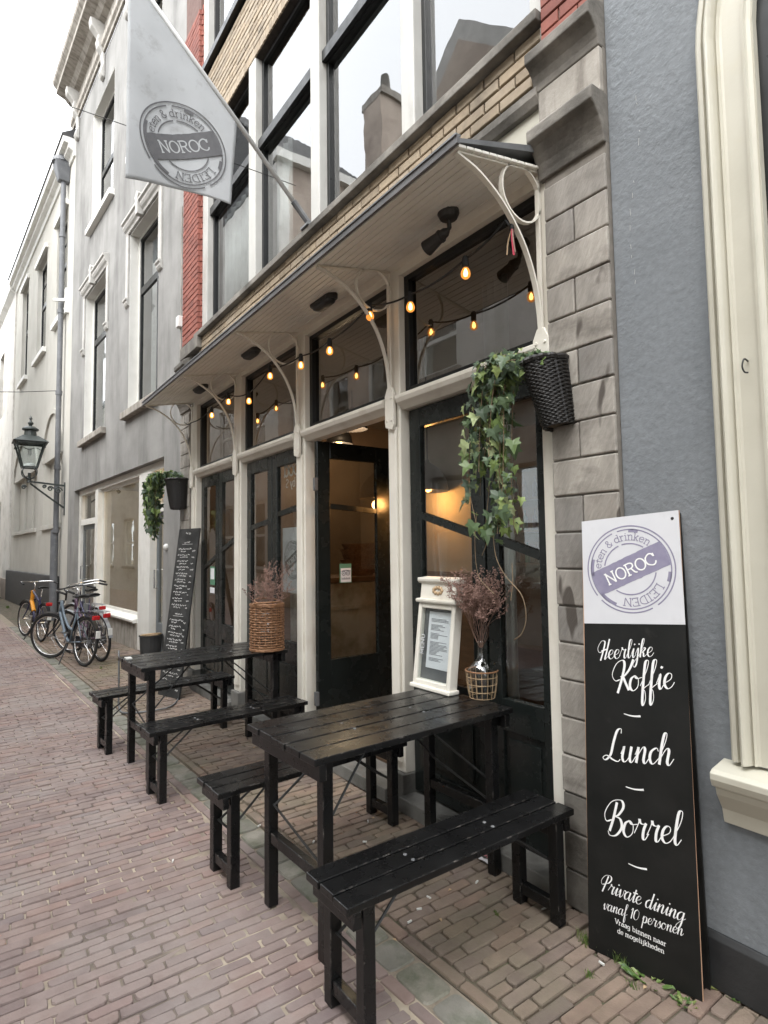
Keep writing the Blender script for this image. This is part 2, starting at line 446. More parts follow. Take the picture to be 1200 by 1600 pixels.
def bulb_shell():
    mt, nt, N, L, b = nodes('bulb_shell')
    o = [x for x in N if x.type == 'OUTPUT_MATERIAL'][0]; N.remove(b)
    tr = N.new('ShaderNodeBsdfTransparent'); tr.inputs[0].default_value = (1, .75, .45, 1)
    em = N.new('ShaderNodeEmission'); em.inputs[0].default_value = (1, .36, .07, 1); em.inputs[1].default_value = .55
    ms = N.new('ShaderNodeMixShader'); ms.inputs[0].default_value = .5
    L.new(tr.outputs[0], ms.inputs[1]); L.new(em.outputs[0], ms.inputs[2]); L.new(ms.outputs[0], o.inputs[0])
bulb_shell()
glass('lantern_glass', 1.4, (0.93, 0.95, 0.95))

def leaf_mat(name, stops, trans=0.25):
    mt, nt, N, L, b = nodes(name)
    oi = N.new('ShaderNodeObjectInfo')
    at = N.new('ShaderNodeAttribute'); at.attribute_name = 'rnd'
    ad = N.new('ShaderNodeMath'); ad.operation = 'ADD'
    L.new(oi.outputs['Random'], ad.inputs[0]); L.new(at.outputs['Fac'], ad.inputs[1])
    fr = N.new('ShaderNodeMath'); fr.operation = 'FRACT'; L.new(ad.outputs[0], fr.inputs[0])
    r = ramp(N, L, fr.outputs[0], stops)
    n = noise(N, L, 60, 3)
    c = mixrgb(N, L, n.outputs['Fac'], r.outputs['Color'], (0.05, 0.09, 0.035))
    c = mixrgb(N, L, 0.6, c, r.outputs['Color'])
    L.new(c, b.inputs['Base Color'])
    b.inputs['Roughness'].default_value = 0.42
    o = [x for x in N if x.type == 'OUTPUT_MATERIAL'][0]
    tl = N.new('ShaderNodeBsdfTranslucent'); L.new(c, tl.inputs[0])
    ms = N.new('ShaderNodeMixShader'); ms.inputs[0].default_value = trans
    L.new(b.outputs[0], ms.inputs[1]); L.new(tl.outputs[0], ms.inputs[2]); L.new(ms.outputs[0], o.inputs[0])
leaf_mat('ivy_leaf', [(0, (0.05, 0.075, 0.05)), (0.3, (0.085, 0.125, 0.075)), (0.55, (0.11, 0.17, 0.075)), (0.75, (0.18, 0.26, 0.07)), (0.9, (0.30, 0.38, 0.12)), (1, (0.5, 0.55, 0.33))])
leaf_mat('weed_leaf', [(0, (0.07, 0.13, 0.035)), (0.6, (0.13, 0.22, 0.05)), (1, (0.33, 0.36, 0.12))])

def wood_black():
    """glossy black paint, scuffed to bare pale wood on worn edges"""
    mt, nt, N, L, b = nodes('table_paint')
    bv = N.new('ShaderNodeBevel'); bv.samples = 4; bv.inputs['Radius'].default_value = 0.006
    ge = N.new('ShaderNodeNewGeometry')
    dp = N.new('ShaderNodeVectorMath'); dp.operation = 'DOT_PRODUCT'
    L.new(bv.outputs[0], dp.inputs[0]); L.new(ge.outputs['Normal'], dp.inputs[1])
    ed = N.new('ShaderNodeMapRange'); ed.inputs[1].default_value = 0.99; ed.inputs[2].default_value = 0.90; ed.inputs[3].default_value = 0; ed.inputs[4].default_value = 1
    L.new(dp.outputs['Value'], ed.inputs[0])
    nz = noise(N, L, 22, 6, 0.7)
    th = ramp(N, L, nz.outputs['Fac'], [(0.535, (0, 0, 0)), (0.66, (1, 1, 1))])
    ml = N.new('ShaderNodeMath'); ml.operation = 'MULTIPLY'
    L.new(ed.outputs[0], ml.inputs[0]); L.new(th.outputs[0], ml.inputs[1])
    n2 = noise(N, L, 5, 5)
    base = ramp(N, L, n2.outputs['Fac'], [(0.3, (0.0055, 0.0055, 0.0056)), (0.7, (0.010, 0.010, 0.0102))])
    c = mixrgb(N, L, ml.outputs[0], base.outputs['Color'], (0.22, 0.2, 0.18))
    sp = noise(N, L, 90, 2)
    sf = ramp(N, L, sp.outputs['Fac'], [(0.775, (0, 0, 0)), (0.80, (1, 1, 1))])
    c = mixrgb(N, L, sf.outputs['Color'], c, (0.2, 0.19, 0.18))
    L.new(c, b.inputs['Base Color'])
    rn = noise(N, L, 9, 5)
    mr = N.new('ShaderNodeMapRange'); mr.inputs[1].default_value = 0.3; mr.inputs[2].default_value = 0.7; mr.inputs[3].default_value = 0.18; mr.inputs[4].default_value = 0.40
    L.new(rn.outputs['Fac'], mr.inputs[0]); L.new(mr.outputs[0], b.inputs['Roughness'])
    b.inputs['Specular IOR Level'].default_value = 0.33
    g = noise(N, L, 60, 5, 0.6)
    bp = N.new('ShaderNodeBump'); bp.inputs['Strength'].default_value = 0.12; bp.inputs['Distance'].default_value = 0.005
    L.new(g.outputs['Fac'], bp.inputs['Height']); L.new(bp.outputs[0], b.inputs['Normal'])
wood_black()

def stucco_rough(name):
    mt = MAT[name]; nt = mt.node_tree; N, L = nt.nodes, nt.links
    b = [x for x in N if x.type == 'BSDF_PRINCIPLED'][0]
    n1 = noise(N, L, 26, 5, 0.6)
    n2 = noise(N, L, 75, 3, 0.5)
    r1 = ramp(N, L, n1.outputs['Fac'], [(0.42, (0, 0, 0)), (0.62, (1, 1, 1))])
    ad = N.new('ShaderNodeMath'); ad.operation = 'MULTIPLY_ADD'; ad.inputs[1].default_value = 0.5
    L.new(n2.outputs['Fac'], ad.inputs[0]); L.new(r1.outputs[0], ad.inputs[2])
    msk = noise(N, L, 1.1, 3)
    mk = ramp(N, L, msk.outputs['Fac'], [(0.35, (0.25, 0.25, 0.25)), (0.65, (1, 1, 1))])
    mu = N.new('ShaderNodeMath'); mu.operation = 'MULTIPLY'
    L.new(ad.outputs[0], mu.inputs[0]); L.new(mk.outputs[0], mu.inputs[1])
    src = b.inputs['Base Color'].links[0].from_socket
    n5 = noise(N, L, 0.9, 4); n6 = noise(N, L, 45, 4)
    f5 = ramp(N, L, n5.outputs['Fac'], [(0.35, (0.9, 0.9, 0.9)), (0.65, (1.09, 1.09, 1.09))]); f6 = ramp(N, L, n6.outputs['Fac'], [(0.3, (0.9, 0.9, 0.9)), (0.7, (1.08, 1.08, 1.08))])
    c = mixrgb(N, L, 1.0, src, f5.outputs['Color'], 'MULTIPLY'); c = mixrgb(N, L, 1.0, c, f6.outputs['Color'], 'MULTIPLY')
    L.new(c, b.inputs['Base Color'])
    bp = N.new('ShaderNodeBump'); bp.inputs['Strength'].default_value = 0.42; bp.inputs['Distance'].default_value = 0.005
    L.new(mu.outputs[0], bp.inputs['Height']); L.new(bp.outputs[0], b.inputs['Normal'])
stucco_rough('blue_stucco')
def tooled_stone():
    """diagonal tooling and dark run-off patches on the pilaster blocks"""
    mt = MAT['pilaster_stone']; nt = mt.node_tree; N, L = nt.nodes, nt.links
    b = [x for x in N if x.type == 'BSDF_PRINCIPLED'][0]
    ge = N.new('ShaderNodeNewGeometry')
    m0 = N.new('ShaderNodeMapping'); m0.inputs['Rotation'].default_value = (0, R(-28), 0); L.new(ge.outputs['Position'], m0.inputs['Vector'])
    mp = N.new('ShaderNodeMapping'); mp.inputs['Scale'].default_value = (7, 7, 1.5)
    L.new(m0.outputs['Vector'], mp.inputs['Vector'])
    n = noise(N, L, 9, 5, 0.7, vec=mp.outputs['Vector'])
    src = b.inputs['Base Color'].links[0].from_socket
    f = ramp(N, L, n.outputs['Fac'], [(0.3, (0.80, 0.79, 0.78)), (0.65, (1.06, 1.05, 1.04))])
    c = mixrgb(N, L, 1.0, src, f.outputs['Color'], 'MULTIPLY')
    m2 = N.new('ShaderNodeMapping'); m2.inputs['Scale'].default_value = (7, 7, 2.4); m2.inputs['Rotation'].default_value = (0, R(12), 0)
    L.new(ge.outputs['Position'], m2.inputs['Vector'])
    n2 = noise(N, L, 1.3, 2, 0.4, vec=m2.outputs['Vector'])
    f2 = ramp(N, L, n2.outputs['Fac'], [(0.645, (0, 0, 0)), (0.675, (1, 1, 1))])
    c = mixrgb(N, L, f2.outputs['Color'], c, (0.085, 0.073, 0.062))
    L.new(c, b.inputs['Base Color'])
    bp = N.new('ShaderNodeBump'); bp.inputs['Strength'].default_value = 0.65; bp.inputs['Distance'].default_value = 0.006
    L.new(n.outputs['Fac'], bp.inputs['Height']); L.new(bp.outputs[0], b.inputs['Normal'])
tooled_stone()

def flag_cloth():
    mt, nt, N, L, b = nodes('flag_cloth')
    o = [x for x in N if x.type == 'OUTPUT_MATERIAL'][0]
    n = noise(N, L, 5, 5)
    c = ramp(N, L, n.outputs['Fac'], [(0.3, (0.50, 0.515, 0.525)), (0.7, (0.56, 0.575, 0.585))])
    st = noise(N, L, 7, 6, 0.7)
    sf = ramp(N, L, st.outputs['Fac'], [(0.56, (0, 0, 0)), (0.8, (1, 1, 1))])
    cc = mixrgb(N, L, sf.outputs['Color'], c.outputs['Color'], (0.36, 0.36, 0.36))
    L.new(cc, b.inputs['Base Color']); b.inputs['Roughness'].default_value = 0.75
    tl = N.new('ShaderNodeBsdfTranslucent'); L.new(cc, tl.inputs[0])
    ms = N.new('ShaderNodeMixShader'); ms.inputs[0].default_value = 0.3
    L.new(b.outputs[0], ms.inputs[1]); L.new(tl.outputs[0], ms.inputs[2]); L.new(ms.outputs[0], o.inputs[0])
flag_cloth()

def far_paving(name):
    """sand bed near the camera, fine brick pattern where the bricks are too far off to tell apart"""
    mt, nt, N, L, b = nodes(name)
    ge = N.new('ShaderNodeNewGeometry')
    mp = N.new('ShaderNodeMapping'); mp.inputs['Rotation'].default_value = (0, 0, R(90)); L.new(ge.outputs['Position'], mp.inputs['Vector'])
    bk = N.new('ShaderNodeTexBrick'); bk.inputs['Scale'].default_value = 1.0
    bk.inputs['Brick Width'].default_value = 0.155; bk.inputs['Row Height'].default_value = 0.051; bk.inputs['Mortar Size'].default_value = 0.005
    bk.inputs['Color1'].default_value = (0.215, 0.155, 0.135, 1); bk.inputs['Color2'].default_value = (0.26, 0.195, 0.17, 1); bk.inputs['Mortar'].default_value = (0.33, 0.28, 0.22, 1)
    L.new(mp.outputs[0], bk.inputs['Vector'])
    n = noise(N, L, 25, 5)
    sand = ramp(N, L, n.outputs['Fac'], [(0.3, (0.33, 0.275, 0.205)), (0.7, (0.46, 0.395, 0.31))])
    dn = noise(N, L, 1.5, 6)
    df = ramp(N, L, dn.outputs['Fac'], [(0.43, (0, 0, 0)), (0.60, (1, 1, 1))])
    sc = mixrgb(N, L, df.outputs['Color'], sand.outputs['Color'], (0.15, 0.122, 0.10))
    sx = N.new('ShaderNodeSeparateXYZ'); L.new(ge.outputs['Position'], sx.inputs[0])
    lt = N.new('ShaderNodeMath'); lt.operation = 'LESS_THAN'; lt.inputs[1].default_value = -15.0; L.new(sx.outputs[0], lt.inputs[0])
    c = mixrgb(N, L, lt.outputs[0], sc, bk.outputs['Color'])
    L.new(c, b.inputs['Base Color']); b.inputs['Roughness'].default_value = 0.9
far_paving('street_bed')
# ================================================================== ground, street, gutter, pavement
def struct(name, mb, mat):
    o = mb.build(name, mat); o['kind'] = 'structure'; return o
struct('ground', MB().box(-150, 120, -120, 120, -0.5, -0.10), 'soil_joint')
GY = lambda x: -0.745 + 0.0342 * x            # centre line of the gutter
GW = 0.072                                    # half its width
BW = 0.055                                    # border course of bricks beside it
street = struct('street', MB().add([(-60, -5.0, -0.0085), (8, -5.0, -0.0085), (8, GY(8) - GW, -0.0085), (-60, GY(-60) - GW, -0.0085), (-60, -5.0, -0.09), (8, -5.0, -0.09), (8, GY(8) - GW, -0.09), (-60, GY(-60) - GW, -0.09)],
        [(0, 1, 2, 3), (4, 7, 6, 5), (0, 4, 5, 1), (1, 5, 6, 2), (2, 6, 7, 3), (3, 7, 4, 0)]), 'street_bed')
gutter = struct('gutter', MB().add([(-60, GY(-60) - GW, -0.015), (8, GY(8) - GW, -0.015), (8, GY(8) + GW, -0.015), (-60, GY(-60) + GW, -0.015)], [(0, 1, 2, 3)]), 'sand_joint')
pavement = struct('pavement', MB().add([(-60, GY(-60) + GW, -0.0115), (8, GY(8) + GW, -0.0115), (8, 0.4, -0.0115), (-7.2, 0.4, -0.0115), (-60, 0.4, -0.0115)], [(0, 1, 2, 3, 4)]), 'soil_joint')

def paver(l, w, h=0.03, jit=0.0036, rng=random):
    """a worn clinker: bottom ring, shoulder ring, slightly smaller top ring with rounded ends; long axis along y, top at z=0"""
    j = lambda: rng.uniform(-jit, jit)
    c = rng.choice((.004, .007, .010))
    out = [(-w / 2 + j(), -l / 2 + c), (-w / 2 + c + j(), -l / 2), (w / 2 - c, -l / 2 + j()), (w / 2, -l / 2 + c + j()),
           (w / 2 + j(), l / 2 - c), (w / 2 - c, l / 2 + j()), (-w / 2 + c + j(), l / 2), (-w / 2, l / 2 - c + j())]
    n = len(out)
    v = [(x, y, -h) for x, y in out] + [(x, y, -0.0045) for x, y in out] + [(x * 0.91, y * 0.972, j() * 0.35) for x, y in out]
    f = [tuple(2 * n + k for k in range(n))]
    for k in range(n):
        l_ = (k + 1) % n
        f += [(k, l_, n + l_, n + k), (n + k, n + l_, 2 * n + l_, 2 * n + k)]
    return v, f
def visible(x, y):
    v = Vector((x, y, 0)) - CAM
    z = v.dot(fw)
    if z < 0.3: return None
    u = 600 + FPX * v.dot(rt2) / z; w = 800 - FPX * v.dot(up2) / z
    return (u, w, z) if -40 < u < 1240 and w < 1650 else None
def lay(parent, spots, mat, L0, W0, name='brick', limit=300):
    """the bricks that show largest are objects of their own, the rest one mesh"""
    vis = []
    for i, s_ in enumerate(spots):
        p = visible(s_[0], s_[1])
        vis.append((p[2] if p else 1e9, i))
    near = set(i for d, i in sorted(vis)[:limit] if d < 1e8)
    meshes = []
    for k in range(10):
        mb = MB(); mb.add(*paver(L0, W0)); me = mb.mesh('brick'); me.materials.append(MAT[mat]); meshes.append(me)
    mass = MB()
    und = lambda x, y: .0016 * math.sin(x * 2.3 + y * 1.1) + .0014 * math.sin(y * 3.7 - x * 1.3) + .001 * math.sin(x * 6.1 + y * 5.3)
    spots = [(x, y, l, w, rz, z + und(x, y)) for x, y, l, w, rz, z in spots]
    for i, (x, y, l, w, rz, z) in enumerate(spots):
        tx, ty = random.uniform(-.018, .018), random.uniform(-.010, .010)
        if i in near:
            inst(name, random.choice(meshes), parent, (x, y, z), (ty, tx, rz), (w / W0, l / L0, 1))
        else:
            v, f = paver(l, w)
            ca, sa = math.cos(rz), math.sin(rz)
            mass.cur = random.random()
            mass.add([(x + a * ca - b * sa, y + a * sa + b * ca, z + c + a * tx * -1 + b * ty) for a, b, c in v], f)
    if mass.v:
        o = mass.build(name + '_mass', mat + '_mass', parent); o['kind'] = 'stuff'; o.name = 'far_bricks'
XE = -15.0
spots = []
P = 0.0515; LB = 0.155
nx = int((1.2 - XE) / P)
for i in range(nx):
    x = 1.2 - i * P
    y = GY(x) - GW - BW - 0.012 - (LB * 0.5 if i % 2 else 0) + random.uniform(-.012, .012)
    if i % 2: spots.append((x, GY(x) - GW - BW - 0.012 - LB * 0.22, LB * 0.40, P - .009, random.uniform(-.02, .02), random.uniform(-.003, .002)))
    yend = -4.95
    while y - LB > yend:
        l = LB * (random.uniform(0.94, 1.05) if random.random() > .015 else random.uniform(.45, .7))
        w = P - random.choice((.004, .005, .006, .009))
        spots.append((x + random.uniform(-.0025, .0025), y - l / 2, l - random.choice((.004, .006, .011)), w, random.uniform(-.018, .018), random.uniform(-.0035, .003) - (.005 if random.random() < .03 else 0)))
        y -= l
lay(street, spots, 'street_brick', LB, P - .008)
# border courses, laid lengthwise on both sides of the gutter
for side, par, mt in ((-1, street, 'street_brick'), (1, pavement, 'pavement_brick')):
    sp = []
    x = 1.2
    while x > XE:
        l = random.uniform(.15, .165)
        xc = x - l / 2
        sp.append((xc, GY(xc) + side * (GW + BW / 2), l - .008, BW - .008, R(90) + 0.034 + random.uniform(-.02, .02), random.uniform(-.004, .002)))
        x -= l
    lay(par, sp, mt, .155, BW - .008, 'border_brick', 60)
# pavement bricks up to the facades
spots = []
P2 = 0.0555; L2 = 0.178
WALLY = lambda x: (-0.005 if x > -7.3 else 0.227 + 0.0616 * (x + 7.3))
nx = int((1.2 - XE) / P2)
for i in range(nx):
    x = 1.2 - i * P2
    y0 = GY(x) + GW + BW + .008
    yl = WALLY(x) + 0.03
    y = y0 + (L2 * 0.5 if i % 2 else 0)
    if i % 2: spots.append((x, y0 + L2 * .24, L2 * .46, P2 - .01, random.uniform(-.03, .03), random.uniform(-.005, .002)))
    while y < yl:
        l = L2 * random.uniform(.92, 1.06)
        spots.append((x + random.uniform(-.004, .004), y + l / 2, l - random.choice((.004, .006, .012)), P2 - random.choice((.004, .006, .010)), random.uniform(-.035, .035), random.uniform(-.006, .003)))
        y += l
lay(pavement, spots, 'pavement_brick', L2, P2 - .009)
# gutter stones
def cobble(l, w, rng=random):
    v, f = [], []
    n = 16
    ring = []
    for k in range(n):
        a = 2 * math.pi * (k + .5) / n
        cx, cy = math.cos(a), math.sin(a)
        e_ = .30
        ring.append((math.copysign(abs(cx) ** e_, cx) * l / 2 * rng.uniform(.95, 1.01), math.copysign(abs(cy) ** e_, cy) * w / 2 * rng.uniform(.94, 1.02)))
    v = [(x, y, -.04) for x, y in ring] + [(x * .99, y * .99, -.008) for x, y in ring] + [(x * .92, y * .90, -.001 + .003 * x / l) for x, y in ring]
    for k in range(n):
        l_ = (k + 1) % n
        f += [(k, l_, n + l_, n + k), (n + k, n + l_, 2 * n + l_, 2 * n + k)]
    f.append(tuple(2 * n + k for k in range(n)))
    return v, f
cob = []
for k in range(12):
    mb = MB(); mb.add(*cobble(.19, 2 * GW - .008)); me = mb.mesh('stone', False); me.materials.append(MAT['gutter_stone']); cob.append(me)
x = 0.6
while x > XE:
    l = random.uniform(.13, .24)
    inst('stone', random.choice(cob), gutter, (x - l / 2, GY(x - l / 2), -.006 + random.uniform(-.003, .003)), (random.uniform(-.02, .02), random.uniform(-.02, .02), .034 + random.uniform(-.03, .03)), ((l - .003) / .19, 1, 1))
    x -= l

# ================================================================== the cafe building
X0, X1 = -6.93, -1.69                        # between the two stone pilasters
cafe = thing('cafe_building', 'cafe with cream timber shopfront, black doors and white curved canopy brackets', 'cafe', (-4.3, 0, 0))
DY = 0.08                                     # plane of doors and transom panes
POSTS = [(-6.93, -6.77), (-5.58, -5.42), (-4.25, -4.10), (-2.98, -2.85), (-1.755, -1.69)]
BAYS = [(-6.77, -5.58), (-5.42, -4.25), (-4.10, -2.98), (-2.85, -1.755)]
for i, (a, b) in enumerate(POSTS):
    p = MB()
    if i < 4:
        p.box(a, b, 0.0, 0.14, 0.20, 3.27)
        p.box(a + .035, b - .025, -0.018, 0.0, 0.26, 2.30)
        p.build('post', 'cream_paint', cafe, bevel=.006)
        MB().box(a - .012, b + .012, -0.03, 0.16, 0.0, 0.20).build('post_base', 'step_stone', cafe, bevel=.006)
    else:
        p.box(a, b, -0.01, 0.14, 0.0, 3.27).build('post', 'cream_paint', cafe, bevel=.004)
# beam under the soffit
MB().box(X0, X1, 0.012, 0.16, 3.265, 3.36).build('top_beam', 'cream_paint', cafe)
def pane_y(x0, x1, z0, z1, y, parent, mat='pane', name='pane'):
    t = .003
    return MB().box(x0, x1, y - t, y + t, z0, z1).build(name, mat, parent)
def rect_frame(mb, x0, x1, z0, z1, y0, y1, w, wb=None, wt=None):
    wb = w if wb is None else wb; wt = w if wt is None else wt
    mb.box(x0, x0 + w, y0, y1, z0, z1); mb.box(x1 - w, x1, y0, y1, z0, z1)
    mb.box(x0 + w, x1 - w, y0 + .001, y1 - .001, z0, z0 + wb); mb.box(x0 + w, x1 - w, y0 + .001, y1 - .001, z1 - wt, z1)
    return mb
for (a, b) in BAYS:
    # moulded transom bar
    MB().prism_x([(0.10, 2.405), (0.02, 2.405), (-0.005, 2.425), (-0.03, 2.44), (-0.042, 2.465), (-0.042, 2.485), (-0.02, 2.495), (0.10, 2.515)], a, b).build('transom_bar', 'cream_paint', cafe, bevel=.003)
    # cream reveal strip and dark transom light
    f = rect_frame(MB(), a, b, 2.51, 3.262, 0.045, 0.11, 0.045, .035, .035).build('transom_frame', 'frame_black', cafe, bevel=.003)
    pane_y(a + .043, b - .043, 2.543, 3.229, DY, f, 'pane_transom')
    # stone threshold step
    MB().box(a - .003, b + .003, -0.06, 0.2, 0.0, 0.085).build('step', 'step_stone', cafe, bevel=.006)
def leaf(x0, x1, rails, name='door', glass_top=2.28, glass_bot=.78, stile=.095, ytop=2.398):
    """one door leaf in the x-z plane at DY; rails = ((xa,za),(xb,zb)) diagonal glazing bar"""
    d = rect_frame(MB(), x0, x1, 0.10, ytop, DY - .022, DY + .022, stile, 0.02, ytop - glass_top)
    d.box(x0 + stile, x1 - stile, DY - .022, DY + .022, .62, glass_bot)
    d.box(x0 + stile, x1 - stile, DY - .022, DY + .022, .10, .24)
    d.box(x0 + stile, x1 - stile, DY - .006, DY + .010, .24, .62)
    o = d.build(name, 'door_paint', cafe, bevel=.004)
    MB().box(x0 + stile + .03, x1 - stile - .03, DY - .016, DY - .006, .275, .585).build('panel', 'door_paint', o, bevel=.006)
    pane_y(x0 + stile - .004, x1 - stile + .004, glass_bot - .004, glass_top + .004, DY, o)
    if rails:
        (xa, za), (xb, zb) = rails
        MB().beam((xa, DY - .001, za), (xb, DY - .001, zb), .036, .042).build('glazing_bar', 'door_paint', o)
    return o
leaf(-6.755, -6.19, ((-6.67, 1.36), (-6.28, 1.49)))
leaf(-6.18, -5.59, ((-6.09, 1.56), (-5.68, 1.69)))
leaf(-5.405, -4.84, ((-5.32, 1.765), (-4.93, 1.81)))
leaf(-4.83, -4.265, ((-4.74, 1.86), (-4.35, 1.90)))
leaf(-2.835, -2.21, ((-2.75, 1.742), (-2.30, 1.612)), stile=.10)
leaf(-2.195, -1.765, ((-2.11, 1.575), (-1.85, 1.497)), stile=.085)
# the open leaf, swung in at right angles
xo = -4.0
d = MB()
for (ya, yb, za, zb) in ((.03, .145, .12, 2.39), (.59, .735, .12, 2.39), (.145, .59, 2.26, 2.39), (.145, .59, .12, .70)):
    d.box(xo, xo + .042, ya, yb, za, zb)
door = d.build('door', 'door_paint', cafe, bevel=.004)
door['label'] = 'black glazed door leaf standing open into the room'
MB().box(xo + .018, xo + .024, .14, .595, .695, 2.265).build('pane', 'pane', door)
MB().beam((xo + .02, .14, 1.885), (xo + .02, .595, 1.855), .036, .040).build('glazing_bar', 'door_paint', door)
for z in (2.05, .42): MB().box(xo + .02, xo + .05, .005, .032, z - .05, z + .05).build('hinge', 'zinc', door)
# sticker on its pane
st = MB().box(xo + .0255, xo + .0265, .235, .345, 1.28, 1.43).build('sticker', 'sticker_green', door)
MB().box(xo + .0265, xo + .0275, .245, .340, 1.285, 1.395).build('sticker_face', 'paper', st)
g = MB()
for cy in (.272, .312):
    g.tube([(xo + .0282, cy + .016 * math.cos(a), 1.355 + .016 * math.sin(a)) for a in [k * math.pi / 8 for k in range(16)]], .003, 4, close=True)
    g.box(xo + .0278, xo + .029, cy - .005, cy + .005, 1.35, 1.36)
g.tube([(xo + .0282, y, 1.372 + .006 * math.sin((y - .25) / .085 * math.pi)) for y in [.25 + .085 * k / 8 for k in range(9)]], .003, 4)
for k in range(11): g.box(xo + .0278, xo + .0287, .252 + k * .0075, .2565 + k * .0075, 1.305, 1.318 + .005 * (k % 3 == 0))
g.build('owl_mark', 'print_grey', st)

# ---- canopy
can = MB().add([(X0 + .03, -0.562, 3.214), (X1 + .0, -0.562, 3.214), (X1 + .0, 0.02, 3.395), (X0 + .03, 0.02, 3.395), (X0 + .03, -0.562, 3.232), (X1, -0.562, 3.232), (X1, 0.02, 3.43), (X0 + .03, 0.02, 3.43)],
        [(0, 3, 2, 1), (4, 5, 6, 7), (0, 1, 5, 4), (1, 2, 6, 5), (2, 3, 7, 6), (3, 0, 4, 7)]).build('canopy', 'zinc', cafe)
MB().box(X0 + .02, X1 + .004, -0.574, -0.560, 3.206, 3.238).build('fascia', 'lead', can)
MB().box(X0 + .02, X1 + .004, -0.580, -0.552, 3.2385, 3.247).build('drip_edge', 'zinc', can)
NB = 10
SZ = lambda y: 3.31 + (y / 0.56) * 0.11 + .0   # underside of the soffit
ys = [-0.556 + k * 0.046 for k in range(9)] + [-0.142, -0.07, 0.02]
for k in range(len(ys) - 1):
    a, b = ys[k] + .002, ys[k + 1] - .002
    MB().add([(X0 + .035, a, SZ(a)), (X1 - .006, a, SZ(a)), (X1 - .006, b, SZ(b)), (X0 + .035, b, SZ(b)), (X0 + .035, a, SZ(a) + .014), (X1 - .006, a, SZ(a) + .014), (X1 - .006, b, SZ(b) + .014), (X0 + .035, b, SZ(b) + .014)],
        [(0, 3, 2, 1), (4, 5, 6, 7), (0, 1, 5, 4), (1, 2, 6, 5), (2, 3, 7, 6), (3, 0, 4, 7)]).build('board', 'soffit_paint', can, bevel=.003)
def canopy_bracket(x, flip=1):
    p = cat([(x, -0.545, 3.192), (x, -0.41, 3.155), (x, -0.265, 3.065), (x, -0.145, 2.93), (x, -0.075, 2.785), (x, -0.042, 2.64), (x, -0.03, 2.47)], 6)
    b = MB().ribbon(p, (1, 0, 0), .024, .010)
    b.ribbon([(x, -0.54, SZ(-.54) - .006), (x, -0.02, SZ(-.02) - .006)], (1, 0, 0), .022, .008)
    b.ribbon([(x, -0.028, 3.28), (x, -0.028, 2.48)], (1, 0, 0), .022, .010)
    ring = [(x, -0.145 + .130 * math.cos(a), 3.158 + .134 * math.sin(a)) for a in [2 * math.pi * k / 28 for k in range(29)]]
    b.ribbon(ring, (1, 0, 0), .022, .008)
    o = b.build('bracket', 'cream_paint', can, smooth=False)
    # iron shoe on the post
    s = MB().prism_y([(x - .04, 2.30), (x + .03, 2.28), (x + .045, 2.31), (x + .045, 2.50), (x + .02, 2.55), (x - .02, 2.55), (x - .045, 2.50), (x - .045, 2.33)], -0.038, -0.016).build('shoe', 'cream_paint', o, bevel=.003)
    bm = MB()
    for bx, bz in ((-.025, 2.48), (.025, 2.48), (-.025, 2.34), (.025, 2.34)):
        bm.lathe([(.0085, 0), (.006, .006)], 8, (0, 0, 0))
        n = 16
        for q in range(len(bm.v) - n, len(bm.v)):
            a_, b_, c_ = bm.v[q]; bm.v[q] = (x + bx + a_, -0.038 - c_, bz + b_)
    bm.build('bolt', 'cream_paint', o)
for x in (-6.86, -5.50, -4.175, -2.915, -1.725): canopy_bracket(x)

# ---- wall behind the canopy, stone band, panel and yellow bricks
MB().box(X0, X1, 0.06, 0.30, 3.36, 4.02).build('wall', 'mortar_dark', cafe)
MB().box(X0, X1, -0.010, 0.06, 3.43, 3.62).build('sign_panel', 'ivory_paint', cafe)
MB().prism_x([(0.06, 3.622), (-0.035, 3.622), (-0.055, 3.66), (-0.055, 3.70), (0.06, 3.72)], X0, X1).build('stone_band', 'dark_stone', cafe, bevel=.004)
def brick_box(l, h, d, c=.004):
    mb = MB()
    x, y, z = l / 2, d / 2, h / 2
    mb.add([(-x, -y + c, -z), (x, -y + c, -z), (x, y, -z), (-x, y, -z), (-x, -y + c, z), (x, -y + c, z), (x, y, z), (-x, y, z),
            (-x + c, -y, -z + c), (x - c, -y, -z + c), (x - c, -y, z - c), (-x + c, -y, z - c)],
           [(0, 3, 2, 1), (4, 5, 6, 7), (1, 2, 6, 5), (2, 3, 7, 6), (3, 0, 4, 7), (8, 9, 10, 11), (0, 1, 9, 8), (1, 5, 10, 9), (5, 4, 11, 10), (4, 0, 8, 11)])
    return mb
def brick_mesh(l, h, d, mat):
    me = brick_box(l, h, d).mesh('brick'); me.materials.append(MAT[mat]); return me
def courses(parent, x0, x1, z0, z1, y, L, H, mat, d=.05, j=.007, off=0.5, gl=None):
    """running bond of brick objects, front faces at y"""
    me = brick_mesh(L - j, H - j, d, mat)
    z, k = z0, 0
    while z + H <= z1 + 1e-6:
        x = x0 - (L * off if k % 2 else 0)
        while x < x1 - .02:
            a, b = max(x, x0), min(x + L, x1)
            if b - a > .03:
                c = rel(parent, ((a + b) / 2, y + d / 2 + random.uniform(-.002, .002), z + H / 2))
                inst('brick', me, parent, c, (0, random.uniform(-.004, .004), 0), ((b - a - j) / (L - j), 1, 1))
            x += L
        z += H; k += 1
yw = MB().box(-6.70, X1, 0.012, 0.059, 3.72, 4.028).build('brick_wall', 'mortar_dark', cafe)
courses(yw, -6.70, X1, 3.764, 4.03, -0.002, 0.215, 0.0665, 'yellow_brick', j=.010)
MB().box(-6.74, X1 + .01, -0.055, 0.16, 4.03, 4.085).build('sill', 'dark_stone', cafe, bevel=.006)
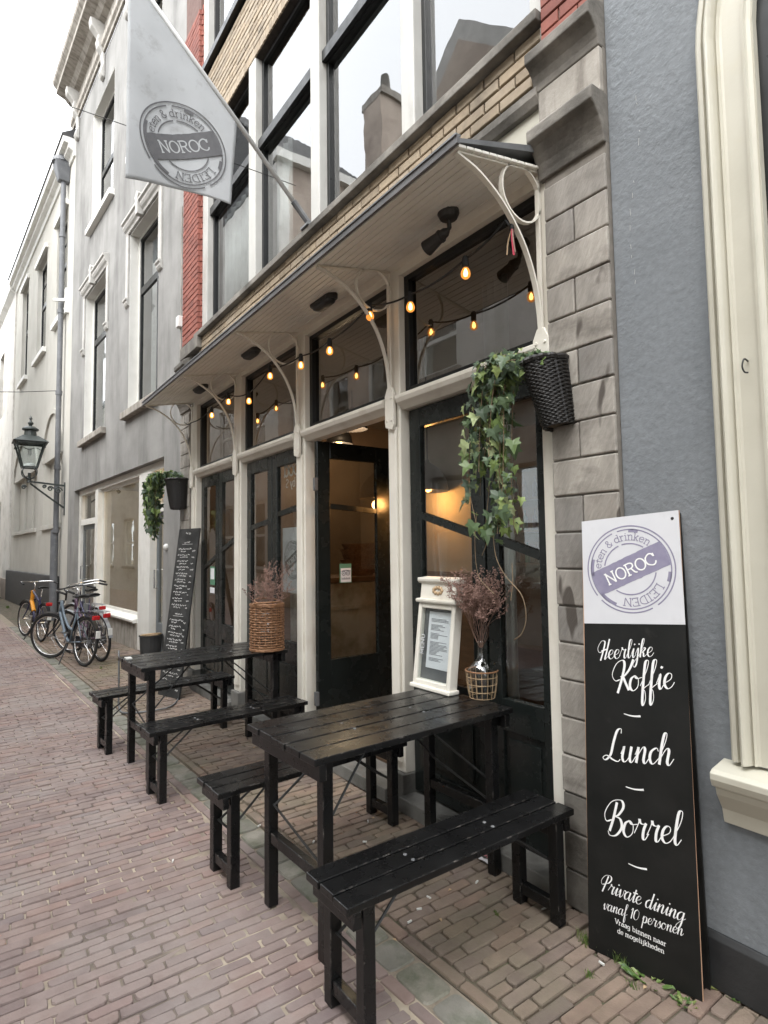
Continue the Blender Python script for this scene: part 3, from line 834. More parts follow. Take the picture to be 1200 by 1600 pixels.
# ---- upper windows: white mullions, black sashes
MULL = [(-6.60, -6.44), (-5.24, -5.08), (-3.98, -3.84), (-2.79, -2.66), (-1.76, -1.68)]
for a, b in MULL:
    MB().box(a, b, 0.0, 0.15, 4.085, 6.34).build('mullion', 'mullion_paint', cafe, bevel=.008)
for k in range(4):
    a, b = MULL[k][1], MULL[k + 1][0]
    for (z0, z1) in ((4.085, 5.44), (5.44, 6.33)):
        f = rect_frame(MB(), a, b, z0, z1, 0.07, 0.125, 0.038, .04 if z0 < 5 else .075).build('sash', 'frame_black', cafe, bevel=.003)
        pane_y(a + .036, b - .036, z0 + .036, z1 - .036, .098, f, 'pane_upper')
    MB().box(a, b, 0.03, 0.065, 5.41, 5.50).build('transom_rail', 'frame_black', cafe)
# spandrel of yellow brick, soldier course at its foot
MB().box(X0, X1, 0.055, 0.30, 6.34, 7.16).build('spandrel_wall', 'mortar_dark', cafe)
sp = MB().box(X0 + .3, X1, 0.012, 0.054, 6.342, 7.14).build('brick_wall', 'mortar_dark', cafe)
courses(sp, -6.63, X1, 6.45, 7.12, -0.002, 0.215, 0.0665, 'yellow_brick', j=.011)
me = brick_mesh(.058, .10, .05, 'yellow_brick')
x = -6.60
while x < X1 - .05:
    inst('brick', me, sp, rel(sp.parent, (x + .03, .022, 6.395))); x += .0655
MB().box(-6.68, X1, -0.05, 0.14, 7.16, 7.24).build('sill', 'frame_black', cafe, bevel=.005)
for a, b in MULL:
    MB().box(a, b, 0.0, 0.15, 7.24, 9.2).build('mullion', 'mullion_paint', cafe)
for k in range(4):
    a, b = MULL[k][1], MULL[k + 1][0]
    f = rect_frame(MB(), a, b, 7.24, 9.2, 0.07, 0.125, 0.04).build('sash', 'frame_black', cafe)
    pane_y(a + .036, b - .036, 7.28, 9.16, .098, f, 'pane_upper')
MB().box(X0, X1, 0.0, 0.3, 9.2, 10.6).build('parapet', 'white_paint', cafe)
# rooms behind the upper windows, with drawn curtains in the far bay
rm = MB()
for z0, z1 in ((4.0, 6.4), (7.1, 9.2)):
    rm.box(X0, X1, 3.5, 3.6, z0, z1); rm.box(X0, X0 + .05, .3, 3.5, z0, z1); rm.box(X1 - .05, X1, .3, 3.5, z0, z1)
    rm.box(X0, X1, .3, 3.6, z1, z1 + .05); rm.box(X0, X1, .2, 3.6, z0 - .02, z0)
rm.build('upper_rooms', 'room_grey', cafe)
def curtain(x0, x1, z0, z1, y, parent, n=26, amp=.02):
    mb = MB(); vs = []; fs = []
    for k in range(n + 1):
        x = x0 + (x1 - x0) * k / n; yy = y + amp * math.sin(k * 1.9) + amp * .5 * math.sin(k * .7)
        vs += [(x, yy, z0), (x, yy, z1), (x, yy + .006, z0), (x, yy + .006, z1)]
    for k in range(n):
        i = 4 * k
        fs += [(i, i + 4, i + 5, i + 1), (i + 2, i + 3, i + 7, i + 6), (i + 1, i + 5, i + 7, i + 3), (i, i + 2, i + 6, i + 4)]
    return mb.add(vs, fs).build('curtain', 'curtain', parent, smooth=True)
curtain(-6.42, -5.3, 4.1, 5.42, .2, cafe); curtain(-5.06, -4.75, 4.1, 5.42, .22, cafe, 10)
# ---- stone pilasters with curved corbels, red brick above
def pilaster(xa, xb, zbrick, seed, side=1):
    rng = random.Random(seed)
    core = MB().box(xa + .004, xb - .001, -0.020, 0.30, 0.0, 4.0).build('pilaster', 'pointing', cafe)
    z, k = 0.0, 0
    w = xb - xa
    while z < 3.20:
        h = .16 if z + .16 < 3.24 else 3.24 - z
        cuts = [0, 1] if k % 2 else [0, .47 + rng.uniform(-.02, .02), 1]
        for a, b in zip(cuts[:-1], cuts[1:]):
            t = rng.uniform(0, .006)
            MB().box(xa + w * a + .003, xa + w * b - .003, -0.030 - t, 0.004, z + .003, z + h - .004).build('stone_block', 'pilaster_stone' if z > .45 else 'dark_stone', core, bevel=.006)
        z += h; k += 1
    # lower corbel, frieze block, upper cornice
    e = .015
    MB().prism_x([(0.05, 3.243), (-0.036, 3.243), (-0.040, 3.275), (-0.050, 3.31), (-0.068, 3.345), (-0.092, 3.378), (-0.118, 3.40), (-0.118, 3.452), (-0.105, 3.466), (0.05, 3.466)], xa - .02, xb).build('corbel', 'dark_stone', core, bevel=.006)
    MB().box(xa, xb - .003, -0.045, 0.05, 3.468, 3.665).build('frieze_stone', 'pale_stone', core, bevel=.004)
    MB().prism_x([(0.05, 3.667), (-0.047, 3.667), (-0.052, 3.70), (-0.066, 3.735), (-0.09, 3.765), (-0.115, 3.78), (-0.115, 3.83), (-0.05, 3.87), (0.05, 3.90)], xa - .02, xb).build('cornice_stone', 'dark_stone', core, bevel=.006)
    return core
pr_ = pilaster(-1.688, -1.362, 3.9, 3)
pl_ = pilaster(-7.29, -6.935, 3.9, 5)
rw = MB().box(-1.675, -1.368, 0.0, 0.3, 3.87, 9.2).build('brick_pier', 'mortar_red', cafe)
courses(rw, -1.675, -1.366, 3.88, 4.75, -0.03, 0.205, 0.0665, 'red_brick')
rw = MB().box(-7.19, -6.62, -0.028, 0.3, 4.05, 9.6).build('brick_pier', 'mortar_red', cafe)
courses(rw, -7.195, -6.612, 4.06, 8.1, -0.05, 0.215, 0.0665, 'red_brick', d=.06)
me_s = brick_mesh(.10, .0595, .03, 'red_brick')
for k in range(61):
    z = 4.06 + .0665 * (k + .5)
    inst('brick', me_s, rw, rel(cafe, (-6.612 + .001, .035, z)), (0, 0, R(90)), (.9 + .2 * (k % 2), 1, 1))
MB().box(-7.24, -6.60, -.06, .1, 3.90, 4.05).build('pier_base', 'dark_stone', cafe, bevel=.006)

# ---- the room behind the shopfront
rb = MB()
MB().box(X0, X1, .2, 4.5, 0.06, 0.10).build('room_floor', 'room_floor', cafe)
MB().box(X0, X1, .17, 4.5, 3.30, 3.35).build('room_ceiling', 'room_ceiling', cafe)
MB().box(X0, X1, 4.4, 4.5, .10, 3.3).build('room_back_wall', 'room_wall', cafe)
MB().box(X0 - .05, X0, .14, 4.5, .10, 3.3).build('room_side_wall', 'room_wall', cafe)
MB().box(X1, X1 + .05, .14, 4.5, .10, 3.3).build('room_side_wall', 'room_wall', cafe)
# ================================================================== blue-grey house on the right
blue = thing('blue_house', 'house with rough blue-grey stucco wall, black plinth and ivory moulded window frame', 'house', (1.5, 0, 0))
WX0 = -0.985                                  # outer edge of the window casing
w = MB()
w.box(-1.36, WX0 + .06, 0.0, 0.3, 0.18, 9.5); w.box(WX0 + .06, 2.2, 0.0, 0.3, 0.18, 0.80); w.box(WX0 + .06, 2.2, 0.0, 0.3, 3.72, 9.5); w.box(2.2, 6.0, 0, .3, .18, 9.5)
w.build('wall', 'blue_stucco', blue)
MB().prism_x([(0.1, 0.0), (-0.022, 0.0), (-0.020, 0.165), (-0.008, 0.185), (0.1, 0.19)], -1.36, 6.0).build('plinth', 'tar_plinth', blue, bevel=.003)
# casing: an architrave of several rounds, swept up the left side with an ear at its top
def casing(pts, prof, mb):
    """pts: (x,z) path; prof: (offset to the right of the path, depth towards the street)"""
    n = len(prof); vs = []; fs = []
    for i, (x, z) in enumerate(pts):
        a = pts[max(i - 1, 0)]; b = pts[min(i + 1, len(pts) - 1)]
        tx, tz = b[0] - a[0], b[1] - a[1]; L_ = math.hypot(tx, tz); tx, tz = tx / L_, tz / L_
        nx_, nz_ = tz, -tx
        for o_, d_ in prof: vs.append((x + nx_ * o_, -d_, z + nz_ * o_))
    for i in range(len(pts) - 1):
        for k in range(n):
            l_ = (k + 1) % n
            fs.append((i * n + k, (i + 1) * n + k, (i + 1) * n + l_, i * n + l_))
    fs += [tuple(range(n)), tuple((len(pts) - 1) * n + k for k in range(n))[::-1]]
    return mb.add(vs, fs)
prof = [(0, -.06), (0, .030), (.008, .036), (.022, .036), (.026, .024), (.030, .030)]
for k in range(7): prof.append((.030 + .034 * k / 6, .030 + .030 * math.sin(math.pi * k / 6) ** .8))
prof += [(.068, .024), (.074, .034), (.080, .022), (.088, .018), (.150, .018), (.153, .028), (.163, .030), (.167, .020), (.178, .010), (.185, .012), (.185, -.06)]
path = [(WX0 + .006, .80), (WX0 + .004, 2.0), (WX0 + .004, 3.05), (WX0 + .004, 3.36), (WX0 + .010, 3.44), (WX0 + .022, 3.52), (WX0 + .034, 3.60), (WX0 + .042, 3.80)]
casing([(x, z) for x, z in path[:5]] + cat(path[4:], 4)[1:], prof, MB()).build('casing', 'ivory_paint', blue)
casing([(2.2, 3.8), (2.2, .8)], prof, MB()).build('casing', 'ivory_paint', blue)
MB().box(WX0 + .18, 2.03, .012, .06, 3.66, 3.80).build('casing_head', 'ivory_paint', blue)
MB().prism_x([(0.05, .58), (-.02, .58), (-.03, .63), (-.065, .685), (-.07, .71), (-.095, .72), (-.105, .745), (-.105, .765), (-.09, .775), (0.05, .80)], WX0 - .035, 2.25).build('sill', 'ivory_paint', blue, bevel=.003)
f = rect_frame(MB(), WX0 + .182, 2.02, .80, 3.66, .02, .08, .05).build('window_frame', 'frame_black', blue)
pane_y(WX0 + .23, 1.98, .84, 3.62, .05, f)
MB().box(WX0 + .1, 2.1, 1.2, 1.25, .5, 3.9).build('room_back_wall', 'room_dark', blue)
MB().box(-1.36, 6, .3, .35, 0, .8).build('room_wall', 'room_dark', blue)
rc_ = random.Random(12)
for k in range(18):
    z_ = 3.5 - .052 * k - rc_.uniform(0, .03)
    if rc_.random() < .3: continue
    x_ = -1.255 + .03 * math.sin(k * .35) + rc_.uniform(-.006, .006)
    MB().tube([(x_, -.0005, z_), (x_ + rc_.uniform(-.004, .004), -.0008, z_ - rc_.uniform(.008, .03))], .0008, 4).build('paint_crack', 'grey_trim', blue)
MB().tube(cat([(-.865, -.02, 2.16), (-.868, -.042, 2.165), (-.872, -.05, 2.14), (-.868, -.045, 2.12), (-.86, -.036, 2.117)], 4), .003, 5).build('hook', 'iron_black', blue)

# ================================================================== grey stucco house (turned a little towards the street)
TH = math.atan(.0616)
grey = local_thing('grey_house', 'grey stucco house with tall arched-hood windows, cornice and white ground floor shopfront', 'house', (-7.3, .227, 0), TH)
K = 1.0019
gx = lambda x: (x + 7.3) * K                  # world x on this facade to its own axis
T = .42
def wall_with(parent, mat, x0, x1, z0, z1, holes, y0=0.0, y1=.42, name='wall'):
    """a wall in pieces around rectangular openings (x0,x1,z0,z1), one mesh"""
    xs = sorted(set([x0, x1] + [h[0] for h in holes] + [h[1] for h in holes]))
    zs = sorted(set([z0, z1] + [h[2] for h in holes] + [h[3] for h in holes]))
    mb = MB()
    inside = lambda a, c: any(h[0] - 1e-6 < a < h[1] + 1e-6 and h[2] - 1e-6 < c < h[3] + 1e-6 for h in holes)
    nx, nz = len(xs) - 1, len(zs) - 1
    solid = [[not inside((xs[i] + xs[i + 1]) / 2, (zs[j] + zs[j + 1]) / 2) for j in range(nz)] for i in range(nx)]
    S = lambda i, j: 0 <= i < nx and 0 <= j < nz and solid[i][j]
    for i in range(nx):
        for j in range(nz):
            if not S(i, j): continue
            a, b, c, d_ = xs[i], xs[i + 1], zs[j], zs[j + 1]
            v = [(a, y0, c), (b, y0, c), (b, y1, c), (a, y1, c), (a, y0, d_), (b, y0, d_), (b, y1, d_), (a, y1, d_)]
            fs = [(0, 1, 5, 4), (2, 3, 7, 6)]
            if not S(i - 1, j): fs.append((3, 0, 4, 7))
            if not S(i + 1, j): fs.append((1, 2, 6, 5))
            if not S(i, j - 1): fs.append((0, 3, 2, 1))
            if not S(i, j + 1): fs.append((4, 5, 6, 7))
            mb.add(v, fs)
    return mb.build(name, mat, parent, world_co=False)
G = lambda mb, n, mt, p, **k: mb.build(n, mt, p, world_co=False, **k)
W1 = [(gx(-10.50), gx(-8.98)), (gx(-13.70), gx(-12.0))]
WU = [(gx(-10.40), gx(-8.95)), (gx(-13.35), gx(-11.68))]
holes = [(a, b, 3.92, 7.05) for a, b in W1] + [(a, b, 8.42, 10.95) for a, b in WU] + [(gx(-14.45), gx(-8.66), -.1, 2.93)]
wall_with(grey, 'grey_stucco', gx(-15.06), 0.0, 0.0, 11.72, holes)
def sash_window(parent, a, b, z0, z1, ztr, frame='white_paint', dark='frame_black', ydep=.15, panes=1):
    f = G(rect_frame(MB(), a, b, z0, z1, ydep, ydep + .07, .06), 'window_frame', frame, parent)
    s = rect_frame(MB(), a + .06, b - .06, z0 + .06, z1 - .06, ydep + .012, ydep + .06, .055)
    s.box(a + .115, b - .115, ydep + .0125, ydep + .0595, ztr - .06, ztr + .06)
    if panes > 1:
        for k in range(1, panes):
            xm = a + (b - a) * k / panes
            s.box(xm - .012, xm + .012, ydep + .02, ydep + .055, ztr + .06, z1 - .115)
        zm = (ztr + z1) / 2
        s.box(a + .115, b - .115, ydep + .0205, ydep + .0545, zm - .012, zm + .012)
    G(s, 'sash', dark, f)
    G(MB().box(a + .1, b - .1, ydep + .034, ydep + .040, z0 + .1, z1 - .1), 'pane', 'pane_upper', f)
    return f
for (a, b) in W1:
    f = sash_window(grey, a, b, 3.92, 7.05, 6.04)
    G(MB().box((a + b) / 2 + .18, (a + b) / 2 + .24, .162, .21, 3.98, 5.98), 'sash_stile', 'frame_black', f)
    G(MB().box(a - .12, b + .12, -.10, .16, 3.80, 3.92), 'sill', 'pale_stone', grey, bevel=.01)
    # hood mould: head, two drops with stops, a crowning ornament
    G(MB().prism_x([(0.0, 7.06), (-.03, 7.06), (-.04, 7.10), (-.07, 7.13), (-.09, 7.17), (-.09, 7.21), (-.12, 7.23), (-.12, 7.27), (0, 7.30)], a - .14, b + .14), 'hood', 'grey_trim', grey, bevel=.004)
    G(rect_frame(MB(), a, b, 3.921, 7.049, .002, .15, .012), 'reveal', 'white_paint', grey)
    for s_ in (-1, 1):
        c = a - .09 if s_ < 0 else b + .09
        G(MB().box(c - .065, c + .065, -.03, 0.0, 5.92, 7.06), 'hood_drop', 'grey_trim', grey, bevel=.006)
        G(MB().prism_x([(0, 5.78), (-.03, 5.80), (-.05, 5.84), (-.045, 5.87), (-.07, 5.89), (-.07, 5.92), (0, 5.92)], c - .09, c + .09), 'hood_stop', 'grey_trim', grey, bevel=.006)
    cx = (a + b) / 2
    G(MB().prism_y([(cx - .05, 7.02), (cx + .05, 7.02), (cx + .065, 7.28), (cx + .11, 7.34), (cx + .04, 7.37), (cx, 7.42), (cx - .04, 7.37), (cx - .11, 7.34), (cx - .065, 7.28)], -.13, -.02), 'keystone', 'grey_trim', grey, bevel=.01)
    G(MB().box(a + .12, a + .55, .34, .36, 3.95, 7.0), 'curtain', 'curtain', grey)
for (a, b) in WU:
    sash_window(grey, a, b, 8.42, 10.95, 9.62)
    G(rect_frame(MB(), a, b, 8.421, 10.949, .002, .15, .012), 'reveal', 'white_paint', grey)
    G(MB().box(a - .12, b + .12, -.10, .16, 8.30, 8.42), 'sill', 'white_paint', grey, bevel=.01)
G(MB().box(gx(-14.9), -.1, .9, 1.0, 3.3, 11.5), 'room_back_wall', 'room_grey', grey)
G(MB().box(gx(-14.9), -.1, .42, 3.0, 7.6, 7.8), 'floor_slab', 'room_grey', grey)
# cornice and consoles
G(MB().prism_x([(0, 11.72), (-.05, 11.72), (-.05, 11.80), (-.09, 11.84), (-.09, 11.98), (-.03, 12.0), (-.03, 12.32), (-.14, 12.36), (-.22, 12.44), (-.40, 12.50), (-.40, 12.60), (-.47, 12.68), (-.49, 12.76), (0, 12.82)], gx(-15.30), .05), 'cornice', 'pale_stone', grey, bevel=.008)
for x in (-14.75, -12.5, -10.75, -8.7):
    c = gx(x)
    G(MB().prism_x([(0.0, 11.20), (-.06, 11.22), (-.10, 11.30), (-.08, 11.40), (-.05, 11.50), (-.07, 11.72), (-.14, 11.82), (-.17, 11.95), (-.14, 12.05), (-.20, 12.12), (-.28, 12.20), (-.30, 12.36), (0, 12.36)], c - .09, c + .09), 'console', 'grey_trim', grey, bevel=.02)
# ground-floor shopfront
sf = G(rect_frame(MB(), gx(-14.45), gx(-8.66), 0, 2.93, .10, .22, .14, .02, .12), 'shop_frame', 'white_paint', grey, bevel=.006)
for a, b in ((-10.02, -9.45), (-12.86, -12.66)):
    G(MB().box(gx(a), gx(b), .06, .24, 0.0, 2.81), 'shop_post', 'white_paint', grey, bevel=.006)
G(MB().box(gx(-12.66), gx(-10.02), .04, .34, 0.0, .42), 'shop_base', 'pale_stone', grey)
G(MB().prism_x([(.30, .42), (.0, .42), (-.02, .44), (-.02, .47), (.2, .52), (.30, .52)], gx(-12.66), gx(-10.02)), 'shop_sill', 'white_paint', grey, bevel=.004)
f = G(rect_frame(MB(), gx(-12.66), gx(-10.02), .50, 2.81, .16, .22, .055), 'window_frame', 'white_paint', grey)
G(MB().box(gx(-12.62), gx(-10.06), .186, .192, .54, 2.77), 'pane', 'pane_shop', f)
# its two doors
for a, b in ((-9.40, -8.79), (-14.24, -12.90)):
    d = G(rect_frame(MB(), gx(a), gx(b), .06, 2.16, .15, .20, .10, .42), 'shop_door', 'cabinet_grey', grey, bevel=.004)
    G(MB().box(gx(a) + .09, gx(b) - .09, .172, .178, .47, 2.07), 'pane', 'pane', d)
    G(MB().box(gx(a), gx(b), .10, .22, 2.16, 2.28), 'door_head', 'white_paint', grey)
    G(MB().box(gx(a), gx(b), .172, .178, 2.28, 2.81), 'top_light', 'pane', grey)
    G(MB().tube([(gx(a) + .06, .15, 1.28), (gx(a) + .06, .10, 1.28), (gx(a) + .06, .10, 1.0), (gx(a) + .06, .15, 1.0)], .012, 6), 'door_handle', 'chrome', d)
    G(MB().box(gx(a), gx(b), .05, .3, 0, .06), 'door_step', 'step_stone', grey)
# shop room
r_ = MB(); r_.box(gx(-14.6), -.2, 3.4, 3.5, 0, 3.2); r_.box(-.9, -.85, .42, 3.4, 0, 3.2); r_.box(gx(-14.6), gx(-14.5), .42, 3.4, 0, 3.2)
G(r_, 'shop_walls', 'white_wall', grey)
G(MB().box(gx(-14.6), -.2, .3, 3.5, 3.0, 3.1), 'shop_ceiling', 'white_wall', grey)
G(MB().box(gx(-14.6), -.2, .3, 3.5, -.02, .02), 'shop_floor', 'room_floor', grey)
G(MB().box(gx(-12.2), gx(-11.75), 2.2, 2.5, 0, 2.3), 'shop_pillar', 'white_paint', grey)
G(MB().box(gx(-11.2), gx(-10.6), 2.6, 3.2, 0, 1.9), 'shop_cupboard', 'shelf_wood', grey)
# door bell and wall fittings
db_ = G(MB().lathe([(.045, 0), (.045, .02), (.02, .05)], 14, (0, 0, 0)), 'door_bell', 'plastic_white', grey)
db_.location = (gx(-8.5), -.0, 1.62); db_.rotation_euler = (R(90), 0, 0)

# ================================================================== cream building further on
cream = local_thing('cream_building', 'long cream stucco building with tall sash windows and blind arches', 'building', (-7.3, .227, 0), TH)
ch = [(gx(-17.05), gx(-15.85), 7.5, 10.12), (gx(-20.0), gx(-18.5), 7.3, 10.15), (gx(-23.0), gx(-21.75), 7.3, 10.5)]
arch = [(gx(-18.2), gx(-15.9)), (gx(-23.7), gx(-19.3))]
wall_with(cream, 'cream_stucco', gx(-24.4), gx(-15.06), 0, 11.25, ch + [(a, b, 2.3, 4.0) for a, b in arch], y0=0, y1=.5)
for i, (a, b, z0, z1) in enumerate(ch):
    sash_window(cream, a, b, z0, z1, (z0 + z1) / 2 + .15, panes=2, ydep=.10)
    G(MB().box(a - .14, b + .14, -.10, .12, z0 - .14, z0), 'sill', 'white_paint', cream, bevel=.01)
    G(MB().box(a - .14, b + .14, -.08, .0, z1, z1 + .14), 'lintel', 'white_paint', cream, bevel=.01)
G(MB().box(gx(-24.3), gx(-15.1), .9, 1.0, 6.5, 11.2), 'room_back_wall', 'room_grey', cream)
for (a, b) in arch:
    n = 18; c = (a + b) / 2; r = (b - a) / 2
    rise = min(r, 1.15)
    # recessed panel with boards and the arched head standing proud of it
    G(MB().box(a, b, .16, .20, 2.3, 4.0), 'blind_panel', 'cream_stucco', cream)
    hd = MB(); vs = []; fs = []
    for k in range(n + 1):
        t = math.pi * k / n
        x_, z_ = c - r * math.cos(t), 4.0 + rise * math.sin(t)
        vs += [(x_, -.05, z_), (x_ - .12 * math.cos(t), -.05, z_ + .12 * math.sin(t)), (x_, .0, z_), (x_ - .12 * math.cos(t), .0, z_ + .12 * math.sin(t))]
    for k in range(n):
        i = 4 * k
        fs += [(i, i + 1, i + 5, i + 4), (i + 2, i + 6, i + 7, i + 3), (i + 1, i + 3, i + 7, i + 5), (i, i + 4, i + 6, i + 2)]
    G(hd.add(vs, fs), 'arch_moulding', 'cream_stucco', cream)
    m_ = 3
    for k in range(1, m_):
        x_ = a + (b - a) * k / m_
        G(MB().box(x_ - .09, x_ + .09, .10, .158, 2.3, 4.0), 'pilaster_strip', 'cream_stucco', cream)
    G(MB().box(a - .05, b + .05, -.06, .16, 2.18, 2.3), 'panel_sill', 'cream_stucco', cream, bevel=.01)
G(MB().box(gx(-24.4), gx(-15.9), -.12, 0, 0, 1.02), 'plinth', 'tar_plinth', cream, bevel=.01)
G(MB().prism_x([(.1, 11.0), (-.04, 11.0), (-.06, 11.1), (-.16, 11.16), (-.16, 11.25), (-.26, 11.27), (-.28, 11.40), (.1, 11.45)], gx(-24.5), gx(-15.06)), 'eaves_gutter', 'white_paint', cream, bevel=.01)
G(MB().prism_x([(-.30, 11.41), (-.30, 11.46), (3.2, 14.0), (6.5, 11.46), (6.5, 11.41)], gx(-24.5), gx(-15.06)), 'roof', 'roof_tile', cream)
# downpipe and hopper on its corner
dp = MB()
px = gx(-15.75)
dp.tube([(px, -.12, 2.1), (px, -.12, 10.7)], .06, 12)
dp.tube([(px - .08, -.13, 0.0), (px - .08, -.13, 2.12)], .085, 12)
for z in (2.1, 3.6, 5.4, 7.4, 9.3): dp.tube([(px, -.12, z - .05), (px, -.12, z + .05)], .075, 12)
pipe = G(dp, 'downpipe', 'pipe_grey', cream, smooth=False)
G(MB().hexa([(px - .10, -.24, 10.65), (px + .10, -.24, 10.65), (px + .10, .0, 10.65), (px - .10, .0, 10.65), (px - .20, -.34, 11.1), (px + .20, -.34, 11.1), (px + .20, .0, 11.1), (px - .20, .0, 11.1)]), 'hopper', 'pipe_grey', pipe, bevel=.02)
G(MB().lathe([(.22, 0), (.20, .10), (.12, .17), (.02, .2)], 12, (px, -.17, 11.1)), 'hopper_cap', 'pipe_grey', pipe)
G(MB().beam((gx(-15.5), -.05, 7.62), (gx(-15.62), -.30, 7.60), .06, .06), 'pipe_bracket', 'plastic_white', cream)
G(MB().box(gx(-15.5) - .07, gx(-15.5) + .07, -.08, 0, 7.3, 7.9), 'pipe_plate', 'plastic_white', cream)

# white painted brick house beyond, and a cupola over the roofs far off
whb = local_thing('white_house', 'white painted brick house at the far end of the street', 'house', (-7.3, .227, 0), TH)
wall_with(whb, 'white_wall', gx(-48), gx(-24.4), 0, 11.2, [(gx(-28.5), gx(-27.2), 7, 9.6), (gx(-33.5), gx(-32.2), 7, 9.6), (gx(-28.5), gx(-27.0), 1, 3.6)], y0=-.05, y1=.4)
for a, b, z0, z1 in ((gx(-28.5), gx(-27.2), 7, 9.6), (gx(-33.5), gx(-32.2), 7, 9.6), (gx(-28.5), gx(-27.0), 1, 3.6)):
    sash_window(whb, a, b, z0, z1, (z0 + z1) / 2, panes=2, ydep=.08)
G(MB().prism_x([(-.05, 11.15), (-.05, 11.25), (3, 13.6), (6, 11.3)], gx(-48), gx(-24.52)), 'roof', 'roof_tile', whb)
G(MB().prism_x([(-.05, 11.0), (-.22, 11.12), (-.25, 11.28), (-.05, 11.3)], gx(-48), gx(-24.52)), 'eaves_gutter', 'white_paint', whb)
G(MB().box(gx(-48), gx(-24.4), -.09, -.05, 0, .7), 'plinth', 'beige_wall', whb)
me_b = None
CY = -3.55
cup = thing('roof_cupola', 'slender grey cupola with pointed cap seen over the far roofs', 'cupola', (-41.5, CY, 0))
MB().box(-42.3, -40.7, CY - .8, CY + .8, 0, 14.2).build('tower', 'white_wall', cup)
MB().lathe([(.9, 14.2), (.95, 14.5), (.30, 14.9), (.26, 15.3), (.24, 16.9)], 10, (-41.5, CY, 0)).build('drum', 'lead', cup)
MB().lathe([(.80, 16.9), (.86, 17.05), (.55, 17.5), (.2, 17.9), (.10, 18.4), (.03, 19.0)], 10, (-41.5, CY, 0)).build('cap', 'lead', cup)

# ================================================================== houses across the street (they show in the panes)
def opp_wall(parent, mat, x0, x1, z0, z1, holes, y):
    o = wall_with(parent, mat, x0, x1, z0, z1, holes, y0=y - .35, y1=y)
    return o
def opp_window(parent, a, b, z0, z1, y):
    f = G(rect_frame(MB(), a, b, z0, z1, y - .14, y - .06, .08), 'window_frame', 'white_paint', parent)
    zm = (z0 + z1) / 2
    G(MB().box(a + .08, b - .08, y - .13, y - .07, zm - .04, zm + .04), 'glazing_bar', 'white_paint', f)
    G(MB().box(a + .06, b - .06, y - .104, y - .098, z0 + .06, z1 - .06), 'pane', 'pane', f)
    G(MB().box(a - .1, b + .1, y - .05, y + .08, z0 - .1, z0), 'sill', 'pale_stone', parent)
YO = -5.0
def roof_tiles(parent, x0, x1, y0, y1, zf, nrm):
    """rows of curved pantiles; zf(x,y) height"""
    mb = MB(); nx_ = max(2, int(abs(x1 - x0) / .26)); ny_ = max(2, int(abs(y1 - y0) / .3))
    for i in range(nx_):
        for j in range(ny_):
            xa, xb = x0 + (x1 - x0) * i / nx_, x0 + (x1 - x0) * (i + 1) / nx_
            ya, yb = y0 + (y1 - y0) * j / ny_, y0 + (y1 - y0) * (j + 1) / ny_
            mb.cur = random.random()
            q = []
            for t, h in ((0, 0), (.35, .06), (.7, .05), (1, 0)):
                for s_ in (0, 1):
                    if nrm == 'x': X_, Y_ = xa + (xb - xa) * s_, ya + (yb - ya) * t
                    else: X_, Y_ = xa + (xb - xa) * t, ya + (yb - ya) * s_
                    q.append((X_, Y_, zf(X_, Y_) + h + (.04 if s_ else 0)))
            mb.add(q, [(0, 1, 3, 2), (2, 3, 5, 4), (4, 5, 7, 6)])
    o = mb.build('tiles', 'roof_tile', parent, world_co=False); o['kind'] = 'stuff'
    return o
# tall gabled house
o1 = local_thing('tall_gabled_house', 'tall pale house with dark tiled gable roof opposite the grey house', 'house', (0, 0, 0))
h1 = [(x, x + 1.3, z, z + 2.1) for x in (-17.6, -20.2, -22.6) for z in (1.0, 4.4, 7.8)]
opp_wall(o1, 'white_wall', -24.4, -15.4, 0, 13.3, h1, YO)
for h in h1: opp_window(o1, *h, YO)
wall_b = G(MB().box(-24.4, -15.4, -8.4, YO - .35, 0, 13.3), 'rear_wall', 'beige_wall', o1)
G(MB().box(-15.5, -15.18, -8.6, YO + .15, 13.22, 13.5), 'eaves_gutter', 'white_paint', o1)
zr = lambda x, y: 11.9 + (min(-13 - x, x + 22)) * .95
G(MB().prism_y([(-24.5, 13.35), (-15.3, 13.35), (-19.9, 17.6)], -8.4, YO), 'roof', 'roof_tile', o1)
roof_tiles(o1, -15.25, -19.9, -8.45, YO, lambda x, y: 13.43 + (-15.3 - x) * .925, 'x')
ck = G(MB().box(-15.9, -14.9, -9.4, -8.45, 0, 16.6), 'chimney', 'beige_wall', o1)
G(MB().box(-16.0, -14.8, -9.5, -8.44, 16.6, 16.85), 'chimney_cap', 'pale_stone', ck)
G(MB().lathe([(.20, 16.85), (.15, 17.8)], 10, (-15.4, -9.0, 0)), 'chimney_pot', 'dark_stone', ck)
# low house between
o2 = local_thing('low_brick_house', 'low beige rendered house between the two gabled houses opposite', 'house', (0, 0, 0))
h2 = [(x, x + 1.0, z, z + 1.9) for x in (-14.6, -12.6, -10.8) for z in (.9, 3.9)]
opp_wall(o2, 'beige_wall', -15.4, -9.3, 0, 6.4, h2, YO)
for h in h2: opp_window(o2, *h, YO)
G(MB().box(-15.4, -9.3, -8.4, YO - .35, 0, 6.4), 'rear_wall', 'beige_wall', o2)
G(MB().box(-15.39, -9.3, -8.4, YO + .15, 6.4, 6.6), 'flat_roof', 'lead', o2)
